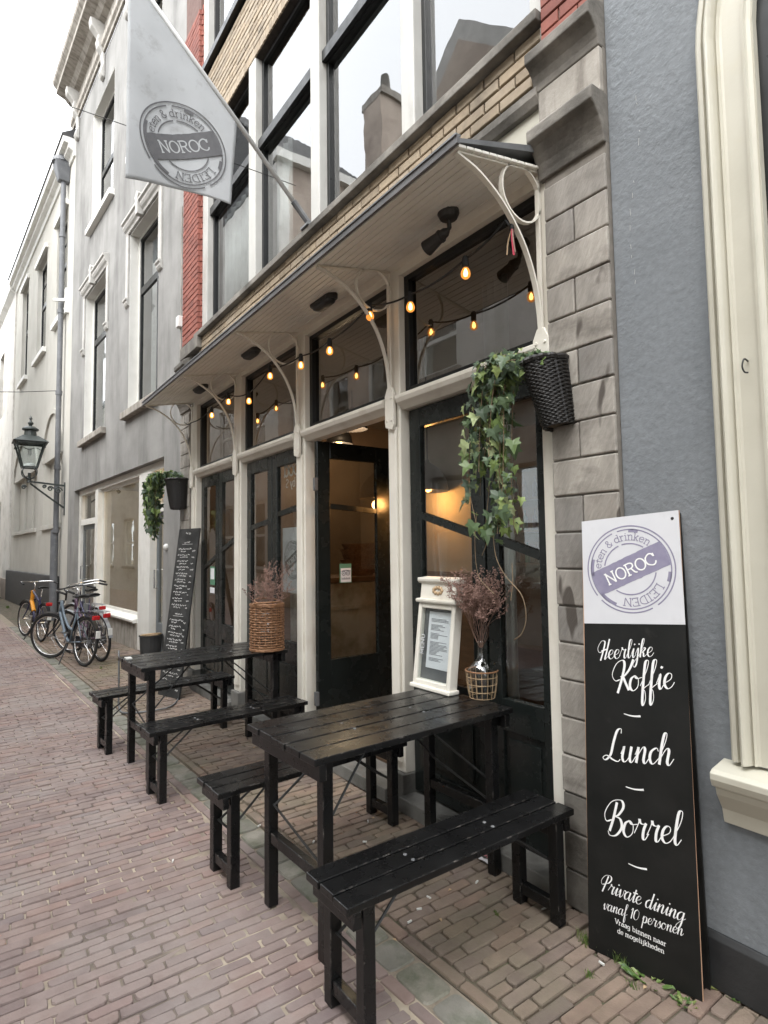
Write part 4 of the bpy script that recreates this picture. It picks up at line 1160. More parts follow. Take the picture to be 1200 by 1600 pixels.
# house with a pedimented dormer
o3 = local_thing('dormer_house', 'white house with a pedimented dormer directly opposite the cafe', 'house', (0, 0, 0))
h3 = [(x, x + 1.1, .9, 2.9) for x in (-8.6, -6.85, -4.9, -2.6, -.6)] + [(x, x + 1.1, 4.9, 6.3) for x in (-8.9, -4.0, -1.2)]
opp_wall(o3, 'white_wall', -9.3, 1.4, 0, 6.6, h3, YO)
for h in h3: opp_window(o3, *h, YO)
G(MB().prism_x([(YO, 3.9), (YO + .12, 3.95), (YO + .2, 4.3), (YO + .2, 4.4), (YO, 4.45)], -9.3, 1.4), 'shop_cornice', 'dark_stone', o3)
G(MB().prism_x([(YO, 6.5), (YO + .25, 6.6), (YO + .28, 6.8), (YO, 6.85)], -9.3, 1.4), 'eaves_gutter', 'white_paint', o3)
G(MB().prism_x([(YO - 6, 6.6), (YO + .1, 6.6), (YO - 3, 9.0)], -9.3, 1.4), 'roof', 'roof_tile', o3)
dm = G(MB().box(-8.7, -6.1, YO - 2.6, YO + .02, 6.8, 9.95), 'dormer', 'grey_trim', o3)
G(MB().prism_y([(-8.95, 9.9), (-5.85, 9.9), (-7.4, 11.3)], YO - 2.8, YO + .2), 'pediment', 'grey_trim', dm)
G(MB().prism_y([(-8.35, 10.05), (-6.45, 10.05), (-7.4, 10.9)], YO + .2, YO + .215), 'tympanum', 'beige_wall', dm)
for a in (-8.35, -7.25):
    G(rect_frame(MB(), a, a + .9, 8.1, 9.6, YO + .02, YO + .07, .08), 'dormer_frame', 'white_paint', dm)
    G(MB().box(a + .08, a + .82, YO + .025, YO + .03, 8.18, 9.52), 'pane', 'pane', dm)
# neighbours on to both ends of the street
o4 = local_thing('plain_house', 'plain white rendered house opposite the cream building', 'house', (0, 0, 0))
h4 = [(x, x + 1.2, z, z + 2.0) for x in (-26.5, -29, -32) for z in (1, 4.5)]
opp_wall(o4, 'white_wall', -40, -24.4, 0, 8.5, h4, YO)
for h in h4: opp_window(o4, *h, YO)
G(MB().prism_x([(YO - 6, 8.4), (YO + .2, 8.4), (YO - 3, 11.2)], -40, -24.4), 'roof', 'roof_tile', o4)
o5 = local_thing('corner_house', 'beige rendered corner house opposite the blue-grey house', 'house', (0, 0, 0))
h5 = [(x, x + 1.2, z, z + 2.0) for x in (2.2, 4.6, 7) for z in (1, 4.5)]
opp_wall(o5, 'beige_wall', 1.4, 10, 0, 8.2, h5, YO)
for h in h5: opp_window(o5, *h, YO)
G(MB().prism_x([(YO - 6, 8.1), (YO + .2, 8.1), (YO - 3, 11)], 1.4, 10), 'roof', 'roof_tile', o5)
# ================================================================== pen-stroke lettering
SCRIPT = {
 'e': (.68, [[(0, .35), (.45, .6), (.5, .9), (.3, 1), (.1, .75), (.08, .3), (.3, .02), (.55, .12), (.72, .4)]]),
 'r': (.78, [[(-.05, .3), (.12, .85), (.16, 1.22)], [(.16, 1.22), (.24, .98), (.42, .90), (.60, .98)], [(.60, .98), (.50, .55), (.52, .08), (.66, .03), (.84, .4)]]),
 'l': (.48, [[(0, .3), (.35, 1.3), (.4, 2.1), (.22, 2.15), (.15, 1.5), (.15, .3), (.3, 0), (.52, .35)]]),
 'i': (.46, [[(0, .4), (.2, 1), (.18, .3), (.3, 0), (.52, .35)], [(.24, 1.42), (.30, 1.58)]]),
 'j': (.46, [[(0, .4), (.25, 1), (.25, -.5), (.05, -1), (-.15, -.7), (.1, -.2), (.52, .35)], [(.27, 1.42), (.33, 1.58)]]),
 'k': (.8, [[(0, .3), (.3, 1.4), (.35, 2.1), (.2, 2.1), (.12, 1.2), (.1, 0)], [(.1, .5), (.4, 1), (.55, .85), (.3, .55), (.15, .55), (.4, .45), (.5, .05), (.85, .35)]]),
 'o': (.78, [[(.35, 1), (.1, .8), (.05, .3), (.3, 0), (.6, .25), (.6, .75), (.38, 1), (.5, .8), (.86, .85)]]),
 'f': (.55, [[(0, .3), (.35, 1.3), (.45, 2.1), (.25, 2.1), (.2, 1.2), (.2, -.6), (.3, -1), (.42, -.6), (.35, -.1), (.25, .1), (.62, .4)]]),
 'u': (.95, [[(0, .5), (.15, 1), (.12, .3), (.3, 0), (.55, .3), (.65, 1)], [(.65, 1), (.62, .25), (.78, 0), (1.0, .4)]]),
 'n': (.9, [[(0, .5), (.15, 1), (.13, 0)], [(.13, .1), (.2, .5), (.45, 1), (.6, .85), (.58, .2), (.72, 0), (.95, .4)]]),
 'c': (.6, [[(.55, .8), (.4, 1), (.1, .75), (.07, .3), (.3, 0), (.65, .4)]]),
 'h': (.9, [[(0, .3), (.3, 1.4), (.35, 2.1), (.2, 2.1), (.12, 1.2), (.1, 0)], [(.1, .1), (.2, .55), (.45, 1), (.6, .85), (.57, .2), (.72, 0), (.95, .4)]]),
 'a': (.9, [[(.6, .9), (.35, 1), (.07, .7), (.07, .25), (.25, 0), (.5, .3), (.63, 1)], [(.63, 1), (.6, .25), (.75, 0), (.95, .4)]]),
 'v': (.75, [[(0, .5), (.15, 1), (.2, .4), (.3, 0), (.55, .4), (.6, 1), (.85, .9)]]),
 't': (.5, [[(0, .3), (.25, 1.2), (.28, 1.7), (.22, .3), (.35, 0), (.58, .4)], [(.0, 1.15), (.55, 1.2)]]),
 'd': (.9, [[(.6, .9), (.35, 1), (.07, .7), (.07, .25), (.25, 0), (.5, .3), (.65, 2.1)], [(.65, 2.1), (.6, .25), (.75, 0), (.95, .4)]]),
 'g': (.9, [[(.6, .9), (.35, 1), (.07, .7), (.07, .25), (.25, 0), (.5, .3), (.63, 1)], [(.63, 1), (.62, -.5), (.4, -1), (.15, -.75), (.4, -.2), (.95, .4)]]),
 'p': (.85, [[(0, .5), (.15, 1), (.12, -.9)], [(.12, .6), (.35, 1), (.62, .8), (.6, .25), (.35, 0), (.15, .15), (.5, .02), (.88, .4)]]),
 's': (.62, [[(0, .35), (.3, 1.05), (.35, .7), (.5, .3), (.3, 0), (.1, .1)], [(.5, .25), (.72, .4)]]),
 '1': (.5, [[(.0, 1.3), (.25, 1.65), (.22, 0)]]), '0': (.95, [[(.45, 1.65), (.12, 1.3), (.08, .4), (.4, 0), (.75, .35), (.78, 1.25), (.45, 1.65)]]), ' ': (.5, []),
 'H': (1.2, [[(.5, .9), (.1, .8), (-.12, 1.3), (.2, 2.0), (.6, 2.0), (.65, 1.6), (.5, .6), (.35, -.1)], [(1.15, 2.2), (1.0, 1.0), (.85, 0), (1.15, .3)], [(.35, .95), (.95, 1.1)]]),
 'K': (1.15, [[(.45, .8), (.1, .75), (-.15, 1.2), (.1, 1.9), (.55, 2.1), (.7, 1.7), (.55, .7), (.35, -.1)], [(1.3, 2.1), (1.1, 1.5), (.75, 1.05), (.5, 1.0), (.7, .95)], [(.65, 1.0), (.9, .5), (1.15, .05)]]),
 'L': (1.1, [[(.95, 1.8), (.9, 2.1), (.65, 1.95), (.5, 1.2), (.4, .4), (.1, .05), (-.1, .2), (.15, .35), (.6, .1), (.95, 0), (1.1, .15)]]),
 'B': (1.15, [[(.55, 2.0), (.45, 1.0), (.3, .2)], [(.35, .9), (0, .8), (-.15, 1.3), (.2, 2.0), (.8, 2.15), (1.0, 1.75), (.75, 1.25), (.55, 1.15), (.9, 1.0), (1.05, .5), (.75, 0), (.35, -.05), (.2, .2)]]),
 'P': (1.0, [[(.55, 2.0), (.45, 1.0), (.3, -.1)], [(.35, .9), (0, .8), (-.15, 1.3), (.2, 2.0), (.8, 2.1), (1.0, 1.7), (.8, 1.2), (.5, 1.05)]]),
}
def EL(cx, cy, rx, ry): return [(cx + rx * math.cos(2 * math.pi * k / 20), cy + ry * math.sin(2 * math.pi * k / 20)) for k in range(21)]
SLAB = {
 'N': (1.0, [[(.12, 0), (.12, 1)], [(.12, 1), (.78, 0)], [(.78, 0), (.78, 1)], [(0, 0), (.26, 0)], [(0, 1), (.2, 1)], [(.64, 1), (.92, 1)]]),
 'O': (.95, [EL(.45, .5, .42, .5)]),
 'R': (.95, [[(.15, 0), (.15, 1)], [(0, 1), (.5, 1), (.72, .88), (.72, .65), (.5, .52), (.15, .52)], [(.5, .52), (.7, .1), (.9, 0)], [(0, 0), (.32, 0)]]),
 'C': (.92, [[(.8, .7), (.7, .93), (.45, 1), (.12, .8), (.03, .5), (.12, .2), (.45, 0), (.7, .05), (.84, .25)], [(.82, .95), (.82, .66)]]),
 'L': (.82, [[(.15, 0), (.15, 1)], [(0, 1), (.32, 1)], [(0, 0), (.72, 0)], [(.72, 0), (.72, .25)]]),
 'E': (.88, [[(.15, 0), (.15, 1)], [(0, 1), (.72, 1)], [(.72, 1), (.72, .78)], [(0, 0), (.76, 0)], [(.76, 0), (.76, .25)], [(.15, .52), (.5, .52)]]),
 'I': (.5, [[(.2, 0), (.2, 1)], [(0, 0), (.4, 0)], [(0, 1), (.4, 1)]]),
 'D': (.95, [[(.15, 0), (.15, 1)], [(0, 1), (.4, 1), (.75, .8), (.82, .5), (.75, .2), (.4, 0), (0, 0)]]),
 'V': (.85, [[(.1, 1), (.42, 0)], [(.42, 0), (.75, 1)], [(-.05, 1), (.25, 1)], [(.6, 1), (.9, 1)]]),
 'e': (.68, [[(.06, .36), (.58, .36)], [(.58, .36), (.5, .6), (.32, .66), (.1, .55), (.04, .33), (.12, .08), (.34, 0), (.58, .12)]]),
 't': (.55, [[(.22, .9), (.22, .15), (.34, 0), (.5, .08)], [(.02, .64), (.48, .64)]]),
 'n': (.75, [[(.14, 0), (.14, .66)], [(0, .66), (.14, .66)], [(.14, .5), (.32, .66), (.52, .6), (.56, .4), (.56, 0)], [(0, 0), (.28, 0)], [(.44, 0), (.7, 0)]]),
 'h': (.75, [[(.14, 0), (.14, 1)], [(0, 1), (.14, 1)], [(.14, .5), (.32, .66), (.52, .6), (.56, .4), (.56, 0)], [(0, 0), (.28, 0)], [(.44, 0), (.7, 0)]]),
 'd': (.75, [[(.56, 1), (.56, 0)], [(.42, 1), (.56, 1)], [(.56, 0), (.7, 0)], [(.56, .5), (.35, .66), (.1, .55), (.04, .33), (.12, .08), (.35, 0), (.56, .15)]]),
 'r': (.55, [[(.14, 0), (.14, .66)], [(0, .66), (.14, .66)], [(0, 0), (.32, 0)], [(.14, .42), (.3, .64), (.48, .6)]]),
 'i': (.42, [[(.2, 0), (.2, .66)], [(.04, .66), (.2, .66)], [(.04, 0), (.36, 0)], [(.15, .9), (.25, .9)]]),
 'k': (.72, [[(.14, 0), (.14, 1)], [(0, 1), (.14, 1)], [(0, 0), (.28, 0)], [(.14, .25), (.5, .62)], [(.4, .66), (.62, .66)], [(.26, .36), (.56, 0)], [(.45, 0), (.68, 0)]]),
 '&': (.8, [[(.75, .45), (.6, .1), (.3, 0), (.06, .2), (.15, .45), (.45, .7), (.4, .95), (.22, .95), (.2, .7), (.7, 0)]]),
 'a': (.68, [[(.1, .55), (.3, .66), (.5, .55), (.5, .08), (.62, 0)], [(.5, .4), (.25, .38), (.06, .2), (.2, 0), (.5, .12)]]),
 'g': (.68, [[(.52, .66), (.52, 0), (.45, -.25), (.2, -.28), (.06, -.18)], [(.52, .5), (.3, .66), (.08, .52), (.06, .25), (.25, .08), (.52, .2)]]),
 'b': (.72, [[(.14, 1), (.14, 0)], [(0, 1), (.14, 1)], [(.14, .5), (.35, .66), (.58, .55), (.62, .33), (.56, .08), (.34, 0), (.14, .12)]]),
 'm': (1.05, [[(.14, 0), (.14, .66)], [(0, .66), (.14, .66)], [(.14, .5), (.3, .66), (.46, .6), (.5, .4), (.5, 0)], [(.5, .5), (.66, .66), (.82, .6), (.86, .4), (.86, 0)], [(0, 0), (.26, 0)], [(.4, 0), (.6, 0)], [(.76, 0), (.98, 0)]]),
 'o': (.7, [EL(.33, .33, .29, .33)]), 'l': (.42, [[(.2, 0), (.2, 1)], [(.04, 1), (.2, 1)], [(.04, 0), (.36, 0)]]),
 'j': (.42, [[(.24, .66), (.24, -.1), (.12, -.28), (-.02, -.22)], [(.08, .66), (.24, .66)], [(.19, .9), (.29, .9)]]),
 's': (.58, [[(.5, .5), (.3, .66), (.1, .52), (.3, .35), (.5, .18), (.3, 0), (.08, .12)]]), ' ': (.4, []),
 'f': (.45, [[(.5, .95), (.34, 1), (.22, .85), (.22, 0)], [(.04, .62), (.44, .62)], [(.08, 0), (.38, 0)]]),
 'y': (.62, [[(.05, .66), (.3, 0)], [(.58, .66), (.3, 0), (.16, -.25), (.02, -.25)]]),
 'S': (.7, [[(.6, .8), (.4, 1), (.1, .85), (.12, .6), (.5, .4), (.6, .2), (.4, 0), (.08, .12)]]),
 'M': (1.1, [[(.14, 0), (.14, 1)], [(.14, 1), (.5, .2)], [(.5, .2), (.86, 1)], [(.86, 1), (.86, 0)]]), 'U': (.95, [[(.14, 1), (.14, .3), (.3, 0), (.6, 0), (.76, .3), (.76, 1)]]),
}
def write(mb, text, font, p0, p1, mp, slant=0.0, thin=.06, thick=.17, h=0.0, ground=None):
    """text between two baseline points in the plane of mp(a,b,h)"""
    wd = sum(font[c][0] for c in text) - (0.1 if font is SCRIPT else .05)
    dx, dy = p1[0] - p0[0], p1[1] - p0[1]
    L_ = math.hypot(dx, dy); s = L_ / wd
    cx, cy = dx / L_, dy / L_
    x = 0
    for ch in text:
        adv, strokes = font[ch]
        if font is SCRIPT and ch.islower(): strokes = [[(a, b if b < 1.1 else 1.1 + (b - 1.1) * .78) for a, b in st] for st in strokes]
        for i, st in enumerate(strokes):
            pts = cat(st, 5) if len(st) > 2 else [tuple(st[0][k] + (st[1][k] - st[0][k]) * t / 4 for k in (0, 1)) for t in range(5)]
            q = []
            for a, b in pts:
                a2 = (x + a + slant * b) * s; b2 = b * s
                q.append((p0[0] + a2 * cx - b2 * cy, p0[1] + a2 * cy + b2 * cx))
            if font is SCRIPT:
                wf = lambda tx, ty, t: s * (thin + (thick - thin) * max(0, -ty * cx + tx * cy) ** 1.2 + .02)
                if len(st) == 2: wf = lambda tx, ty, t: s * thick * .9
            else:
                wf = lambda tx, ty, t: s * (thick if abs(ty * cx - tx * cy) > .7 else (thin + thick) / 2)
            mb.strip(q, wf, mp, h + .0001 * i)
        x += adv
    return s
def write_arc(mb, text, font, cx, cy, r, mid, size, mp, h, thin=.09, thick=.13):
    """clockwise along a circle, tops outward, centred on angle mid"""
    wd = sum(font[c][0] for c in text) * size
    ang = mid + wd / r / 2
    for ch in text:
        adv, strokes = font[ch]
        for i, st in enumerate(strokes):
            pts = cat(st, 4) if len(st) > 2 else [tuple(st[0][k] + (st[1][k] - st[0][k]) * t / 2 for k in (0, 1)) for t in range(3)]
            q = []
            for a, b in pts:
                t = ang - a * size / r; rr = r + b * size
                q.append((cx + rr * math.cos(t), cy + rr * math.sin(t)))
            mb.strip(q, lambda tx, ty, t: size * (thin + thick) / 2, mp, h + .0001 * i)
        ang -= adv * size / r
def logo(parent, cx, cy, r, tilt, mp, ink, paper, h=.001):
    """round stamp: two rings, an inner ring, a tilted band with the name, words round the rim"""
    g = MB()
    def arc(rad, w, a0, a1, n=64, gaps=()):
        pts, cur = [], []
        for k in range(n + 1):
            t = a0 + (a1 - a0) * k / n
            if any(g0 < t % (2 * math.pi) < g1 for g0, g1 in gaps):
                if len(cur) > 1: g.strip(cur, lambda *_: w, mp, h)
                cur = []; continue
            cur.append((cx + rad * math.cos(t), cy + rad * math.sin(t)))
        if len(cur) > 1: g.strip(cur, lambda *_: w, mp, h)
    tau = 2 * math.pi
    arc(r * .985, r * .030, 0, tau, 90, ((2.1, 2.16), (3.9, 3.96), (5.3, 5.36)))
    arc(r * .905, r * .028, 0, tau, 90, ((1.9, 1.98), (4.2, 4.27)))
    for a0, a1 in ((tilt + 2.45, tilt + 2.9), (tilt + 3.45, tilt + 3.9), (tilt + .9, tilt + 1.15), (tilt - .75, tilt - .5)): arc(r * .875, r * .075, a0, a1, 10)
    hb = .285
    a_ = math.asin(hb / .58)
    arc(r * .58, r * .030, tilt + a_ + .05, tilt + math.pi - a_ - .05, 30, ((tilt + 1.5, tilt + 1.56),))
    arc(r * .58, r * .030, tilt + math.pi + a_ + .05, tilt + tau - a_ - .05, 30)
    # band, clipped to the inner rim
    top, bot = [], []
    n = 24
    for k in range(n + 1):
        for sg, lst in ((1, top), (-1, bot)):
            y = hb * sg * (1 + random.uniform(-.03, .02))
            xm = math.sqrt(max(.89 ** 2 - hb * hb, 0))
            x = -xm + 2 * xm * k / n
            lst.append((cx + r * (x * math.cos(tilt) - y * math.sin(tilt)), cy + r * (x * math.sin(tilt) + y * math.cos(tilt))))
    m_ = 8; vs = []
    for j in range(m_ + 1): vs += [mp(a[0] + (b[0] - a[0]) * j / m_, a[1] + (b[1] - a[1]) * j / m_, h) for a, b in zip(top, bot)]
    fs = [(j * (n + 1) + k, (j + 1) * (n + 1) + k, (j + 1) * (n + 1) + k + 1, j * (n + 1) + k + 1) for j in range(m_) for k in range(n)]
    # rounded ends of the band
    for sg in (-1, 1):
        b0 = len(vs); m_ = 6
        for k in range(m_ + 1):
            t = math.asin(hb / .89) * (-1 + 2 * k / m_)
            x, y = sg * .89 * math.cos(t), .89 * math.sin(t)
            vs.append(mp(cx + r * (x * math.cos(tilt) - y * math.sin(tilt)), cy + r * (x * math.sin(tilt) + y * math.cos(tilt)), h))
        fs.append(tuple(range(b0, b0 + m_ + 1)) if sg > 0 else tuple(range(b0 + m_, b0 - 1, -1)))
    g.add(vs, fs)
    write_arc(g, 'eten & drinken', SLAB, cx, cy, r * .665, tilt + math.pi / 2, r * .168, mp, h)
    write_arc(g, 'LEIDEN', SLAB, cx, cy, r * .665, tilt - math.pi / 2, r * .175, mp, h)
    o = g.build('stamp_print', ink, parent, world_co=False)
    t = MB()
    rot = lambda x, y: (cx + r * (x * math.cos(tilt) - y * math.sin(tilt)), cy + r * (x * math.sin(tilt) + y * math.cos(tilt)))
    write(t, 'NOROC', SLAB, rot(-.60, -.135), rot(.62, -.135), mp, thin=.10, thick=.13, h=h + .0012)
    t.build('name_lettering', paper, parent, world_co=False)
    return o
def ray(u, v):
    return fw + rt2 * ((u - 600) / FPX) - up2 * ((v - 800) / FPX)
def on_y(u, v, y):
    d = ray(u, v); return CAM + d * ((y - CAM.y) / d.y)
def on_x(u, v, x):
    d = ray(u, v); return CAM + d * ((x - CAM.x) / d.x)
def on_z(u, v, z):
    d = ray(u, v); return CAM + d * ((z - CAM.z) / d.z)

# ================================================================== tables and benches
def furniture(kind, L_, W_, H_, planks):
    """returns (part name, mesh builder) list in local axes: x across, y from street end to wall end"""
    parts = []
    th = .027; gap = .010
    pw = (W_ - gap * (planks - 1)) / planks
    rng = random.Random(planks)
    for k in range(planks):
        x0 = k * (pw + gap)
        e0, e1 = rng.uniform(-.004, .004), rng.uniform(-.004, .004)
        parts.append(('plank', MB().box(x0, x0 + pw, e0, L_ + e1, H_ - th, H_ + rng.uniform(-.0015, 0))))
    bt = .062 if kind == 'table' else .055
    for y in (.022, L_ - .022 - .032):
        parts.append(('batten', MB().box(.004, W_ - .004, y, y + .032, H_ - th - bt, H_ - th - .0005)))
    lw, lt = (.046, .046)
    ins = .045 if kind == 'table' else .008
    for y in (.062, L_ - .062 - lt):
        for x in (ins, W_ - ins - lw):
            parts.append(('leg', MB().box(x, x + lw, y, y + lt, 0, H_ - th - .001)))
        zc = .27 if kind == 'table' else .045
        parts.append(('cross_bar', MB().box(ins + lw, W_ - ins - lw, y + .006, y + lt - .006, zc, zc + .045)))
        zt = H_ - th - .075
        parts.append(('cross_bar', MB().box(ins + lw, W_ - ins - lw, y + .008, y + lt - .008, zt, zt + .06)))
    for y, s_ in ((.085, 1), (L_ - .085, -1)):
        zl = .43 if kind == 'table' else .24
        r_ = MB()
        xm = W_ / 2
        reach = .34 if kind == 'table' else .24
        for x in (ins + lw + .01, W_ - ins - lw - .01):
            r_.tube([(x, y, zl), (xm + (x - xm) * .45, y + s_ * reach, H_ - th - .004)], .0055, 6)
        r_.tube([(ins + lw, y, zl), (W_ - ins - lw, y, zl - (.10 if kind == 'table' else .0))], .0055, 6)
        parts.append(('brace', r_))
    s = MB()
    for y in (.30 * L_, .66 * L_):
        for x in (W_ * .45, W_ * .62): s.lathe([(.008, H_ - .002), (.006, H_ + .0012)], 8, (x, y, 0))
    parts.append(('screws', s))
    return parts
proto = {}
def furn(kind, name, label, x, y, a, group=None):
    if kind not in proto:
        pl = furniture(kind, *( (1.105, .585, .77, 5) if kind == 'table' else (1.12, .262, .445, 3)))
        proto[kind] = [(n, m_.mesh(n)) for n, m_ in pl]
        for n, me in proto[kind]: me.materials.append(MAT['table_paint' if n not in ('brace', 'screws') else ('iron_black' if n == 'brace' else 'zinc')])
    t = thing(name, label, 'table' if kind == 'table' else 'bench', (x, y, 0), -a, group)
    for n, me in proto[kind]:
        o = inst(n, me, t, (0, 0, 0))
        if n in ('plank', 'leg', 'batten', 'cross_bar'):
            md = o.modifiers.new('bevel', 'BEVEL'); md.width = .003; md.segments = 2
    return t
furn('table', 'plank_table', 'black plank table with the menu case and demijohn on it', -2.524, -1.136, -.034)
furn('table', 'plank_table', 'black plank table with the tall wicker basket on it', -4.745, -1.227, -.051)
furn('bench', 'plank_bench', 'black bench next to the tall black sign board', -1.846, -1.203, -.010)
furn('bench', 'plank_bench', 'black bench between the demijohn table and the open door', -2.913, -1.229, -.049)
furn('bench', 'plank_bench', 'black bench between the wicker basket table and the open door', -4.042, -1.250, -.070)
furn('bench', 'plank_bench', 'black bench beside the chalkboard, near the bicycles', -5.220, -1.338, -.090)

# ================================================================== tall sign board leaning on the wall
BLc = on_z(920, 1481, 0); BRc = on_z(1098, 1566, 0); TLc = on_y(909, 815, -.092)
eu = (BRc - BLc).normalized()
nn = eu.cross(TLc - BLc).normalized()
if nn.y > 0: nn = -nn
ev = nn.cross(eu)
if ev.z < 0: ev = -ev
def on_board(u, v):
    d = ray(u, v); p = CAM + d * ((BLc - CAM).dot(nn) / d.dot(nn)) - BLc
    return (p.dot(eu), p.dot(ev))
board = local_thing('sign_board', 'tall black and white sign board with lettering leaning against stone pilaster', 'sign', tuple(BLc))
bp_ = lambda a, b, h: tuple(eu * a + ev * b + nn * h)
cTL, cTR, cBL, cBR = on_board(909, 815), on_board(1060, 797), (0, 0), on_board(1098, 1566)
cWL, cWR = on_board(913, 974), on_board(1071, 976)
def slab_on(quad, h0, h1):
    v = [bp_(*p, h0) for p in quad] + [bp_(*p, h1) for p in quad]
    return MB().hexa(v)
G(slab_on([cBL, cBR, cTR, cTL], -.013, -.0005), 'board_core', 'raw_plywood', board)
G(slab_on([cBL, cBR, cWR, cWL], -.0004, .0006), 'black_face', 'sign_black', board)
G(slab_on([cWL, cWR, cTR, cTL], -.0004, .0006), 'white_face', 'sign_white', board)
q = [(cBL[0] + .01, cBL[1]), (cBR[0] + .004, cBR[1]), (cTR[0] + .002, cTR[1] - .01), (cTL[0] + .01, cTL[1] - .01)]
v = [bp_(*q[0], -.085), bp_(*q[1], -.085), bp_(*q[2], -.022), bp_(*q[3], -.022)]
v2 = [bp_(*q[0], -.075), bp_(*q[1], -.075), bp_(*q[2], -.0135), bp_(*q[3], -.0135)]
G(MB().hexa(v + v2), 'rear_leaf', 'sign_black', board)
lc = on_board(984, 889)
logo(board, lc[0], lc[1], .171, R(25.5), bp_, 'logo_violet', 'letter_white', .0012)
for cx_, cy_ in ((cTR[0] - .022, cTR[1] - .03),):
    sw_ = G(MB().lathe([(.006, 0), (.004, .002)], 10, (0, 0, 0)), 'screw', 'iron_black', board)
    sw_.location = bp_(cx_, cy_, .0008); sw_.rotation_euler = nn.to_track_quat('Z', 'Y').to_euler()
for text, p0, p1, th in (('Heerlijke', (934, 1031), (1019, 1026), .15), ('Koffie', (958, 1081), (1050, 1076), .155), ('Lunch', (944, 1188), (1048, 1196), .15), ('Borrel', (945, 1302), (1060, 1321), .145),
                     ('Private dining', (938, 1390), (1068, 1440), .15), ('vanaf 10 personen', (942, 1420), (1066, 1462), .145)):
    tx = MB(); write(tx, text, SCRIPT, on_board(*p0), on_board(*p1), bp_, slant=.30, thin=.028, thick=th, h=.0010)
    G(tx, 'lettering', 'letter_white', board)
for p0, p1 in (((975, 1115), (1001, 1119)), ((978, 1229), (1006, 1234)), ((982, 1349), (1011, 1358))):
    a, b = on_board(*p0), on_board(*p1)
    tx = MB(); tx.strip([(a[0] + (b[0] - a[0]) * k / 6, a[1] + (b[1] - a[1]) * k / 6 - .004 * math.sin(math.pi * k / 6)) for k in range(7)], lambda x, y, t: .003 + .004 * t, bp_, .0012)
    G(tx, 'dash', 'letter_white', board)
tx = MB(); write(tx, 'Vraag binnen naar', SLAB, on_board(961, 1442), on_board(1041, 1479), bp_, thin=.10, thick=.14, h=.0012)
G(tx, 'lettering', 'letter_white', board)
tx = MB(); write(tx, 'de mogelijkheden', SLAB, on_board(965, 1457), on_board(1038, 1490), bp_, thin=.10, thick=.14, h=.0012)
G(tx, 'lettering', 'letter_white', board)

# ================================================================== chalkboard by the far pilaster
cB0, cB1 = on_z(238, 1090, 0), on_z(276, 1092, 0)
cT0, cT1 = on_x(272, 828, -6.98), on_x(305, 828, -6.66)
ctop = Vector((-7.02, -.062, 1.80))
C0 = Vector((-6.72, -.42, 0))
chalk = local_thing('chalkboard', 'tall narrow chalkboard with handwritten menu leaning beside the far ivy basket', 'chalkboard', tuple(C0))
ceu = Vector((.96, .28, 0)).normalized()
ct = Vector((-6.93, -.14, 1.81)) - C0
cev = (ct - ceu * ct.dot(ceu)); CH = cev.length; cev.normalize()
cnn = ceu.cross(cev)
if cnn.y > 0: cnn = -cnn
csk = ct.dot(ceu) / CH
cp = lambda a, b, h: tuple(ceu * (a + csk * b) + cev * b + cnn * h)
CW = .40
G(MB().hexa([cp(0, 0, -.02), cp(CW, 0, -.02), cp(CW, CH, -.02), cp(0, CH, -.02), cp(0, 0, 0), cp(CW, 0, 0), cp(CW, CH, 0), cp(0, CH, 0)]), 'board', 'chalkboard', chalk, bevel=.003)
rng = random.Random(11)
def scribble(a0, a1, b, hgt):
    sc = MB()
    a = a0
    while a < a1:
        wl_ = rng.uniform(.02, .06); n = max(3, int(wl_ / .007))
        pts = [(a + wl_ * k / n, b + rng.uniform(0, hgt)) for k in range(n + 1)]
        if a + wl_ <= a1 + .01: sc.strip(cat(pts, 2), lambda *_: .0055, cp, .001)
        a += wl_ + .012
    if sc.v: G(sc, 'chalk_line', 'chalk', chalk)
b = CH - .07
scribble(.15, .27, b, .028); b -= .10
scribble(.14, .28, b, .02); G(MB().strip([(.10, b - .012), (.30, b - .012)], lambda *_: .003, cp, .001), 'chalk_rule', 'chalk', chalk); b -= .075
for blk in range(22):
    if blk == 10:
        b -= .03; scribble(.14, .28, b, .02); G(MB().strip([(.10, b - .012), (.30, b - .012)], lambda *_: .003, cp, .001), 'chalk_rule', 'chalk', chalk); b -= .065
    scribble(.045, .30 + rng.uniform(-.05, .05), b, .019); b -= .026
    scribble(.09, .24 + rng.uniform(-.04, .04), b, .016); scribble(.315, .365, b, .018); b -= .044
    if b < .06: break

# ================================================================== flag on its pole
FX = -3.97
flagpole = thing('flag_pole', 'thin white flagpole rising at an angle from the window sill', 'flagpole', (FX, -.03, 4.12))
p0, p1 = Vector((FX, .02, 4.085)), Vector((FX, -1.62, 5.70))
dpn = (p1 - p0).normalized()
MB().tube([p0 + dpn * .05, p0 + dpn * .25], .026, 10).build('socket', 'zinc', flagpole)
MB().tube([p0 + dpn * .2, p1], .017, 10).build('pole', 'pole_white', flagpole, smooth=True)
MB().box(FX - .06, FX + .06, -.07, .03, 4.083, 4.10).build('foot_plate', 'zinc', flagpole)
flag = local_thing('flag', 'pale grey flag with round NOROC stamp hanging from the slanted pole', 'flag', (FX, -1.0, 4.0))
ya, yb = -.62, -1.385                         # hoist near the wall, fly edge
def ztop(y): return 4.085 + (5.70 - 4.085) * (.02 - y) / 1.64 - .012
def zbot(y):
    t = (y - yb) / (ya - yb)
    return 3.985 + .065 * t + .035 * math.sin(math.pi * t)
